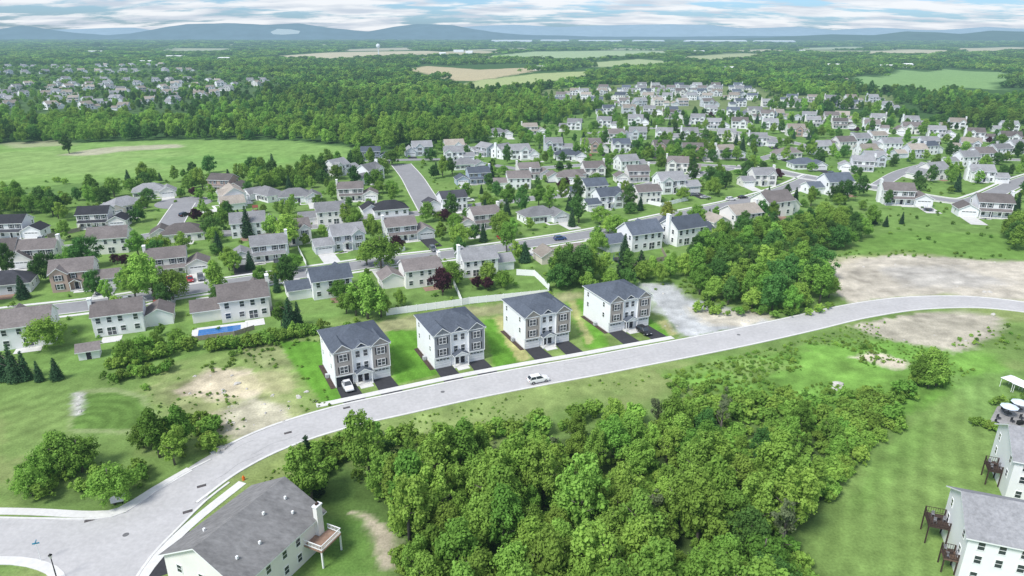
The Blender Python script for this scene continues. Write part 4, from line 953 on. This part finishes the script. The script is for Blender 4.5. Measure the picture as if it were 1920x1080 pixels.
SUVX,SUVY=G(1009,716)
for x,y in fp:
    nz_=float(fbm(np.array([x]),np.array([y]),22,77,2)[0]);n5=float(fbm(np.array([x]),np.array([y]),9,177,2)[0])
    if nz_<.36 and R.random()<.55: continue
    k='n' if R.random()<(.28 if .36<nz_<.46 else .05) else 'd'
    s_=R.uniform(.42,.85) if R.random()<.55 else R.uniform(.85,1.12)
    s_*=.85+.3*n5
    s_*=float(np.interp(y,[88,100,112],[1,.86,.74]))
    if x>45: s_*=.85
    zs_=R.uniform(.9,1.25)
    # keep the crowns beside the verge low, as pruned edge growth
    if -8<x<14 and y>94: s_=min(s_,.62);zs_=min(zs_,1.0)
    tree(x,y,k,s_,zs=zs_,lab='dense woodland tree with leafy green crown' if k=='d' else None,pickr=([1,4,0,1,4,5] if nz_>.44 else [0,2,3,5,6,1,4]) if k=='d' else None)
GROVEA=[(1295,495),(1330,455),(1400,435),(1490,435),(1530,495),(1555,560),(1500,590),(1400,582),(1310,560)]
ga=pois(GROVEA,4.6,5000);ga.sort(key=lambda p:p[1])
for x,y in ga[:40]:tree(x,y,'d',R.uniform(.75,1.12),lab='tall green tree in a roadside grove')
EXTRA=[(x,y,R.uniform(.7,1.0)) for x,y in ga[40:]]
for poly,sp,s0,s1 in(([(1490,440),(1540,415),(1610,422),(1630,452),(1570,470),(1500,465)],5.5,.7,1.0),([(1080,532),(1280,505),(1300,525),(1100,554)],5,.6,.9),([(1040,522),(1100,510),(1110,532),(1050,547)],6,.8,1.1),([(1180,300),(1300,270),(1370,300),(1290,310)],6,.7,1.1),([(1880,435),(1960,410),(1960,470),(1890,470)],6,.8,1.1),([(470,345),(600,330),(610,345),(490,362)],5.5,.8,1.2),([(-60,385),(40,378),(40,400),(-60,410)],8,.8,1.2)):
    EXTRA+=[(x,y,R.uniform(s0,s1)) for x,y in pois(poly,sp,2500)]
for i,(px,py) in enumerate(((150,258),(420,258),(720,270),(800,275))): tree(*G(px,py),'f',1.1,pickr=[i])
NAMED=[(690,598,'d',1.45),(668,592,'d',1.0),(715,594,'d',.9),(650,588,'d',.7),(290,565,'d',1.35),(325,562,'d',1.1),(255,562,'d',1.0),(545,615,'c',.95),(560,612,'c',.7),(528,610,'d',.6),(520,548,'c',.6),(490,537,'d',.65),(715,504,'d',1.35),(688,497,'d',.95),(745,470,'p',.9),(830,554,'p',1.2),(915,545,'p',.7),(895,543,'p',.6),(942,540,'d',.7),(1042,525,'c',.8),(1060,537,'d',1.2),(1092,532,'d',1.3),(1165,520,'c',1.),(1200,520,'c',1.),
(125,892,'d',1.0),(98,890,'d',.75),(155,885,'d',.8),(300,858,'d',.9),(328,872,'d',.7),(270,840,'d',.6),(345,840,'d',.8),(215,945,'d',.85),(60,930,'d',.65),(85,935,'s',1.4),(585,940,'d',1.0),(585,925,'c',1.1),(1737,722,'d',1.0),(1722,722,'d',.7),(1754,724,'d',.75),(1740,728,'d',.6),(1712,722,'s',1.2),(1765,722,'s',1.3),(30,715,'c',.9),(108,712,'c',.6),(12,712,'c',.8),(50,712,'c',.7),(-10,712,'c',.9),(75,715,'c',.5),
(515,458,'d',1.25),(540,463,'d',1.4),(562,443,'d',1.0),(465,445,'c',1.2),(450,430,'c',.8),(400,447,'d',.9),(420,432,'d',.9),(375,410,'p',.6),(430,507,'d',.8),(165,502,'d',1.15),(140,502,'d',.9),(235,500,'p',.6),(215,495,'p',.5),(260,480,'d',.9),(1085,418,'d',1.1),(1072,425,'c',.8),(1125,420,'d',.9),(1250,416,'y',1.2),(950,407,'c',.9),(910,404,'c',.8),(925,402,'d',.9),(950,472,'d',.95),(960,447,'d',.7),(1155,442,'d',1.),(1140,437,'d',.8),(440,512,'d',.7),(470,505,'c',.7),(550,507,'d',.7),(735,310,'d',1.1),(715,325,'d',1.),
(175,372,'d',1.),(215,370,'d',1.1),(200,385,'d',.9),(130,288,'d',1.1),(355,360,'d',1.),(365,370,'p',.7),(380,355,'d',1.),(590,330,'d',1.0),(80,395,'d',1.),(100,405,'d',1.),(60,400,'d',1.),(270,340,'d',1.0),(110,410,'d',.9),(45,560,'c',.8),(230,602,'d',.7),(205,565,'d',.6),(410,470,'c',.8),(1380,302,'d',1.),(640,560,'d',.7),(1010,387,'d',1.),(1030,392,'d',.9),(830,332,'d',1.),(848,327,'d',.9),(1330,347,'d',1.),(1360,352,'d',.9),(1300,342,'d',1.),
(1660,425,'c',.5),(1690,420,'c',.5),(1640,420,'c',.5),(1440,372,'c',.6),(1490,384,'c',.8),(1410,385,'c',.5),(1520,387,'d',.8),(1180,392,'d',1.),(1200,395,'c',.7),(1280,377,'d',.8),(655,620,'s',1.),(240,680,'d',.7),(268,672,'d',.7),(295,660,'d',.6),(300,630,'s',1.2),(1905,395,'c',.8),(335,645,'d',.5),(680,640,'d',.5)]
for a_ in NAMED: tree(*G(a_[0],a_[1]),a_[2],a_[3],pickr=[0,1,2,4,5] if (a_[2]=='d' and a_[1]>540) else None)
def line(pts,n,kind,s0,s1,j=2):
    c_=catmull(GP(pts),1.0)
    for k in range(n):
        p=c_[int((k+R.random())/n*(len(c_)-1))];tree(p.x+R.uniform(-j,j),p.y+R.uniform(-j,j),kind,R.uniform(s0,s1))
line([(395,655),(450,650),(520,638),(600,620)],36,'s',.8,1.4,1.2)
line([(205,690),(260,680),(330,660),(370,650)],22,'s',.8,1.6,1.5)
line([(200,715),(280,700),(330,690)],18,'s',.5,1.1,1.5)
line([(280,835),(330,805),(390,800),(400,850)],22,'s',.7,1.4,1.5)
line([(40,880),(120,900),(200,915),(270,900)],24,'s',.5,1.2,2.5)
line([(590,890),(640,850),(700,840)],26,'s',.7,1.6,2.5)
line([(1560,800),(1620,790),(1690,745)],34,'s',.7,1.8,3)
line([(1620,830),(1580,880),(1530,950)],26,'s',.6,1.6,2)
line([(700,845),(850,832),(1000,815),(1120,785),(1200,790)],34,'s',.7,1.7,1.8)
line([(1280,785),(1400,778),(1540,790)],30,'s',.8,1.9,3)
line([(1300,585),(1400,590),(1500,592),(1560,575)],18,'s',.6,1.3,1.5)
line([(1835,800),(1880,812),(1920,818)],14,'s',.4,.8,.8)
line([(1865,760),(1930,748)],7,'s',.4,.8,.6)
# ---------------------------------------------------------------- scattered vegetation
def scatter(name,P,S,rot,pick,srcs,label,cat='vegetation'):
    me=bpy.data.meshes.new(name);me.vertices.add(len(P));me.vertices.foreach_set('co',np.asarray(P,np.float32).ravel())
    a=me.attributes.new('scl','FLOAT_VECTOR','POINT');a.data.foreach_set('vector',np.asarray(S,np.float32).ravel())
    r=np.zeros((len(P),3),np.float32);r[:,2]=rot;a=me.attributes.new('rot','FLOAT_VECTOR','POINT');a.data.foreach_set('vector',r.ravel())
    a=me.attributes.new('pick','INT','POINT');a.data.foreach_set('value',np.asarray(pick,np.int32))
    o=obj(name,me,label=label,kind='stuff',cat=cat)
    g=bpy.data.node_groups.new(name,'GeometryNodeTree');g.interface.new_socket('Geometry',in_out='INPUT',socket_type='NodeSocketGeometry');g.interface.new_socket('Geometry',in_out='OUTPUT',socket_type='NodeSocketGeometry')
    N=g.nodes;L=g.links;gi=N.new('NodeGroupInput');go=N.new('NodeGroupOutput');j=N.new('GeometryNodeJoinGeometry')
    def na(n,t):
        x=N.new('GeometryNodeInputNamedAttribute');x.data_type=t;x.inputs['Name'].default_value=n;return [s for s in x.outputs if s.enabled][0]
    A=na('scl','FLOAT_VECTOR');B=na('rot','FLOAT_VECTOR');Cc=na('pick','INT')
    for k,s in enumerate(srcs):
        oi=N.new('GeometryNodeObjectInfo');oi.inputs['Object'].default_value=s;oi.transform_space='ORIGINAL';oi.inputs['As Instance'].default_value=True
        cm=N.new('FunctionNodeCompare');cm.data_type='INT';cm.operation='EQUAL';L.new(Cc,cm.inputs[2]);cm.inputs[3].default_value=k
        ip=N.new('GeometryNodeInstanceOnPoints');L.new(gi.outputs[0],ip.inputs['Points']);L.new(cm.outputs[0],ip.inputs['Selection']);L.new(oi.outputs['Geometry'],ip.inputs['Instance']);L.new(B,ip.inputs['Rotation']);L.new(A,ip.inputs['Scale']);L.new(ip.outputs[0],j.inputs[0])
    L.new(j.outputs[0],go.inputs[0]);md=o.modifiers.new('scatter','NODES');md.node_group=g;return o
SRC=[FIRST[('d',i)] for i in range(7)]
SRCF=[FIRST[('f',i)] for i in range(4)]
HA=np.array([(h[0],h[1],h[2]) for h in HOUSES])
RP=np.concatenate([np.concatenate([r,np.full((len(r),1),w)],1) for r,w in ROADS])
def clear(x,y,hr=0,rr=2.):
    ok=np.ones(len(x),bool)
    for hx_,hy_,r in HA: ok&=((x-hx_)**2+(y-hy_)**2)>(r+hr)**2
    for rx,ry,w in RP[::2]: ok&=((x-rx)**2+(y-ry)**2)>(w+rr)**2
    return ok
def jgrid(y0,y1,sp,mg=80,k=.82):
    Yg=np.arange(y0,y1,sp);Xg=np.arange(-k*y1-mg,k*y1+mg,sp);x,y=np.meshgrid(Xg,Yg);x=x.ravel();y=y.ravel()
    x=x+NR.uniform(-.48,.48,len(x))*sp;y=y+NR.uniform(-.48,.48,len(y))*sp;m=np.abs(x)<k*y+mg;return x[m],y[m]
EXC=[GP(NB1),GP(MEADOW)]+[GP([(a_,b_+(11 if b_>118 else 4)) for a_,b_ in p]) for p,_ in FIELDS]+[GP(p) for p,_ in FIELDS]
EXC2=[GP(NB2),GP(NB3)]
NRs=[]
for y0,y1,sp,s,sz in((335,900,8.2,1.0,1.05),(900,2000,12.5,1.45,1.0),(2000,4600,27,3.2,1.05),(4600,9500,70,8,1.6)):
    x,y=jgrid(y0,y1,sp);ok=np.ones(len(x),bool)
    wx=x+(fbm(x,y,60,201,3)-.5)*(60 if y0>=900 else 0);wy=y+(fbm(x,y,60,203,3)-.5)*(80 if y0>=900 else 0)
    for e in EXC[:2]: ok&=~inpoly(x,y,e)
    for e in EXC[2:]: ok&=~inpoly(wx,wy,e)
    inn=inpoly(x,y,EXC2[0]);in3=inpoly(x,y,EXC2[1])
    ok&=~(inn&(NR.uniform(size=len(x))<.80))&~(in3&(NR.uniform(size=len(x))<.50))
    if y0>=2000: ok&=~(fbm(x*.35,y,300,31,3)>.59)|(y<2400)
    if y0<2000: ok&=clear(x,y,-1,3)&~((fbm(x,y,160,61,3)>.66))
    x=x[ok];y=y[ok];inn=inn[ok];in3=in3[ok];n=len(x);q=NR.uniform(.55,1.4,n)*s*np.where(inn,.62,np.where(in3,.64,1))*(.8+.4*fbm(x,y,90,13,2))
    f_=fbm(x,y,120,19,3)
    if y0<900: pk=np.where(f_+NR.uniform(-.12,.12,n)>.5,NR.choice([1,4,0,2],n),NR.choice([3,6,5,0,3],n))
    else: pk=np.where(f_+NR.uniform(-.12,.12,n)>.54,NR.choice([1,0,3],n),NR.choice([2,0,2,2,3],n))
    NRs.append((np.stack([x,y,terr(x,y)-.6],1),np.stack([q,q,q/s*sz*NR.uniform(.85,1.15,n)],1),pk))
a0,b0,c0=NRs[0];scatter('woodland',a0,b0,NR.uniform(0,6.28,len(a0)),c0,SRC,'dense green woodland behind the suburb','woodland')
a0=np.concatenate([r[0] for r in NRs[1:]]);b0=np.concatenate([r[1] for r in NRs[1:]]);c0=np.concatenate([r[2] for r in NRs[1:]])
scatter('far_woodland',a0,b0,NR.uniform(0,6.28,len(a0)),c0,SRCF,'dense green woodland stretching to the hills','woodland')
E_=np.array(EXTRA);n=len(E_);scatter('grove',np.stack([E_[:,0],E_[:,1],np.zeros(n)-.3],1),np.stack([E_[:,2]]*3,1),NR.uniform(0,6.28,n),NR.choice(7,n),SRC,'dense groves of green trees beside houses','trees')
for a_ in EXTRA:TREES.append((a_[0],a_[1],3))
for a_ in FENCEPTS:TREES.append((a_[0],a_[1]-3,3.5))
x,y=jgrid(150,640,8.0,60);ok=inpoly(x,y,GP(NB1))&clear(x,y,.5,4.0)&(NR.uniform(size=len(x))<.43)&~inpoly(x,y,GP([(1560,480),(1640,425),(1640,385),(1900,405),(1960,480)]))&~inpoly(x,y,GP([(450,640),(600,590),(1100,550),(1100,600),(640,680)]))&~inpoly(x,y,GP([(360,660),(360,615),(480,600),(520,630)]))
for tx,ty,r in TREES: ok&=((x-tx)**2+(y-ty)**2)>(r+1.5)**2
x=x[ok];y=y[ok];n=len(x);q=NR.uniform(.4,1.0,n)
SRC2=SRC+[FIRST[k] for k in FIRST if k[0]=='c'][:1]+[FIRST[k] for k in FIRST if k[0]=='p'][:1]
scatter('garden_trees',np.stack([x,y,np.zeros(n)-.2],1),np.stack([q,q,q*NR.uniform(.85,1.2,n)],1),NR.uniform(0,6.28,n),NR.choice(9,n,p=[.14,.12,.13,.14,.12,.12,.10,.09,.04]),SRC2,'mixed garden trees between the houses','trees')
SS=[FIRST[k] for k in FIRST if k[0]=='s']
x,y=jgrid(150,480,4.6,60);ok=inpoly(x,y,GP(NB1))&clear(x,y,-1.8,1.5)&(NR.uniform(size=len(x))<.22)
x=x[ok];y=y[ok];X2=[x];Y2=[y];S2=[NR.uniform(.3,.7,len(x))]
BAS=GP([(120,815),(130,760),(152,725),(215,722),(275,738),(298,775),(290,805),(245,818)])
for poly,sp,pr,s0,s1 in(([(200,740),(330,670),(600,610),(640,640),(520,660),(400,700),(300,740)],1.7,.55,.2,.6),([(330,690),(560,660),(600,700),(560,740),(430,700)],1.3,.5,.10,.35),([(280,740),(600,700),(620,760),(540,800),(400,850),(290,800)],1.2,.45,.08,.30),([(450,910),(560,840),(700,800),(900,755),(1200,700),(1230,712),(1000,790),(850,820),(700,845),(560,900)],1.1,.5,.07,.25),([(1240,705),(1500,640),(1640,640),(1700,700),(1690,760),(1560,735),(1400,740),(1250,720)],1.5,.7,.15,.5),([(1240,700),(1500,640),(1640,600),(1860,650),(1800,720),(1690,760),(1400,740)],1.15,.7,.08,.28),([(1240,715),(1400,740),(1560,735),(1690,755),(1690,810),(1600,850),(1500,810),(1300,795)],1.8,.75,.35,1.15),([(280,800),(400,790),(420,830),(370,870),(270,860)],2.0,.6,.3,.7),([(560,890),(650,840),(760,960),(720,990),(620,920)],1.7,.7,.3,.9),([(1260,535),(1300,520),(1400,560),(1560,570),(1480,590),(1340,585)],2.0,.6,.3,.7),(WOODF,2.2,.8,.5,1.25),([(1540,470),(1700,470),(1900,480),(1900,488),(1700,482),(1560,490)],2.2,.5,.15,.45),([(1780,640),(1900,600),(1960,640),(1900,680),(1800,700)],1.9,.5,.15,.5),([(20,860),(280,870),(280,930),(60,935)],1.6,.5,.12,.45),([(-80,350),(200,335),(220,352),(100,385),(-80,410)],5,.6,.5,1.4)):
    P=GP(poly);A=np.array(P);a0,b0=A.min(0);a1,b1=A.max(0);xx,yy=np.meshgrid(np.arange(a0,a1,sp),np.arange(b0,b1,sp));xx=xx.ravel()+NR.uniform(-.5,.5,xx.size)*sp;yy=yy.ravel()+NR.uniform(-.5,.5,yy.size)*sp
    m=inpoly(xx,yy,P)&(NR.uniform(size=len(xx))<pr)&clear(xx,yy,-4,1.2)&~inpoly(xx,yy,BAS)&((fbm(xx,yy,12,44,3)>.45)|(sp in(2.2,1.8)));xx=xx[m];yy=yy[m];X2.append(xx);Y2.append(yy);S2.append(NR.uniform(s0,s1,len(xx)))
x=np.concatenate(X2);y=np.concatenate(Y2);q=np.concatenate(S2);n=len(x)
scatter('undergrowth',np.stack([x,y,np.zeros(n)-.1*q],1),np.stack([q,q,q*NR.uniform(.6,1.1,n)],1),NR.uniform(0,6.28,n),NR.choice(len(SS),n),SS,'low weeds and bushes over rough ground','undergrowth')
# ---------------------------------------------------------------- light
SUN_EL=math.radians(52);az=math.radians(224)
d=Vector((math.cos(az)*math.cos(SUN_EL),math.sin(az)*math.cos(SUN_EL),math.sin(SUN_EL)))
sl=bpy.data.lights.new('sun','SUN');sl.energy=3.9;sl.angle=math.radians(18);sl.color=(1,.975,.93)
so=bpy.data.objects.new('sun',sl);COL.objects.link(so);so.rotation_euler=d.to_track_quat('Z','Y').to_euler();so.location=(0,0,200)
w=bpy.data.worlds.new('World');scene.world=w;w.use_nodes=True;N=w.node_tree.nodes;L=w.node_tree.links;N.clear()
out=N.new('ShaderNodeOutputWorld');sky=N.new('ShaderNodeTexSky');sky.sky_type='NISHITA';sky.sun_disc=False;sky.sun_elevation=SUN_EL;sky.sun_rotation=math.pi/2-az
bg=N.new('ShaderNodeBackground');bg.inputs[1].default_value=.15
tint=N.new('ShaderNodeVectorMath');tint.operation='MULTIPLY';tint.inputs[1].default_value=(.58,.86,1.30);L.new(sky.outputs[0],tint.inputs[0]);L.new(tint.outputs[0],bg.inputs[0])
tc=N.new('ShaderNodeTexCoord');sp=N.new('ShaderNodeSeparateXYZ');L.new(tc.outputs['Generated'],sp.inputs[0])
def M(op,a,b_=None,v=None):
    n=N.new('ShaderNodeMath');n.operation=op
    for i,x in enumerate((a,b_)):
        if x is None:continue
        if isinstance(x,(int,float)):n.inputs[i].default_value=x
        else:L.new(x,n.inputs[i])
    return n.outputs[0]
zc=M('ADD',M('MAXIMUM',sp.outputs[2],0.0),.12)
cb=N.new('ShaderNodeCombineXYZ');L.new(M('DIVIDE',sp.outputs[0],zc),cb.inputs[0]);L.new(M('MULTIPLY',M('DIVIDE',sp.outputs[1],zc),1.7),cb.inputs[1])
nz=N.new('ShaderNodeTexNoise');nz.inputs['Scale'].default_value=.95;nz.inputs['Detail'].default_value=8;nz.inputs['Roughness'].default_value=.60;L.new(cb.outputs[0],nz.inputs['Vector'])
mr=N.new('ShaderNodeMapRange');mr.interpolation_type='SMOOTHSTEP';mr.inputs[1].default_value=.42;mr.inputs[2].default_value=.52;mr.inputs[3].default_value=0;mr.inputs[4].default_value=.92;L.new(nz.outputs[0],mr.inputs[0])
nz2=N.new('ShaderNodeTexNoise');nz2.inputs['Scale'].default_value=1.5;nz2.inputs['Detail'].default_value=5;L.new(cb.outputs[0],nz2.inputs['Vector'])
cr=N.new('ShaderNodeMix');cr.data_type='RGBA';cr.inputs[6].default_value=(.62,.69,.79,1);cr.inputs[7].default_value=(.95,.97,1.0,1)
mr2=N.new('ShaderNodeMapRange');mr2.inputs[1].default_value=.38;mr2.inputs[2].default_value=.56;L.new(nz2.outputs[0],mr2.inputs[0]);L.new(mr2.outputs[0],cr.inputs[0])
bg2=N.new('ShaderNodeBackground');bg2.inputs[1].default_value=1.0;L.new(cr.outputs[2],bg2.inputs[0])
mx=N.new('ShaderNodeMixShader');L.new(mr.outputs[0],mx.inputs[0]);L.new(bg.outputs[0],mx.inputs[1]);L.new(bg2.outputs[0],mx.inputs[2]);L.new(mx.outputs[0],out.inputs[0])
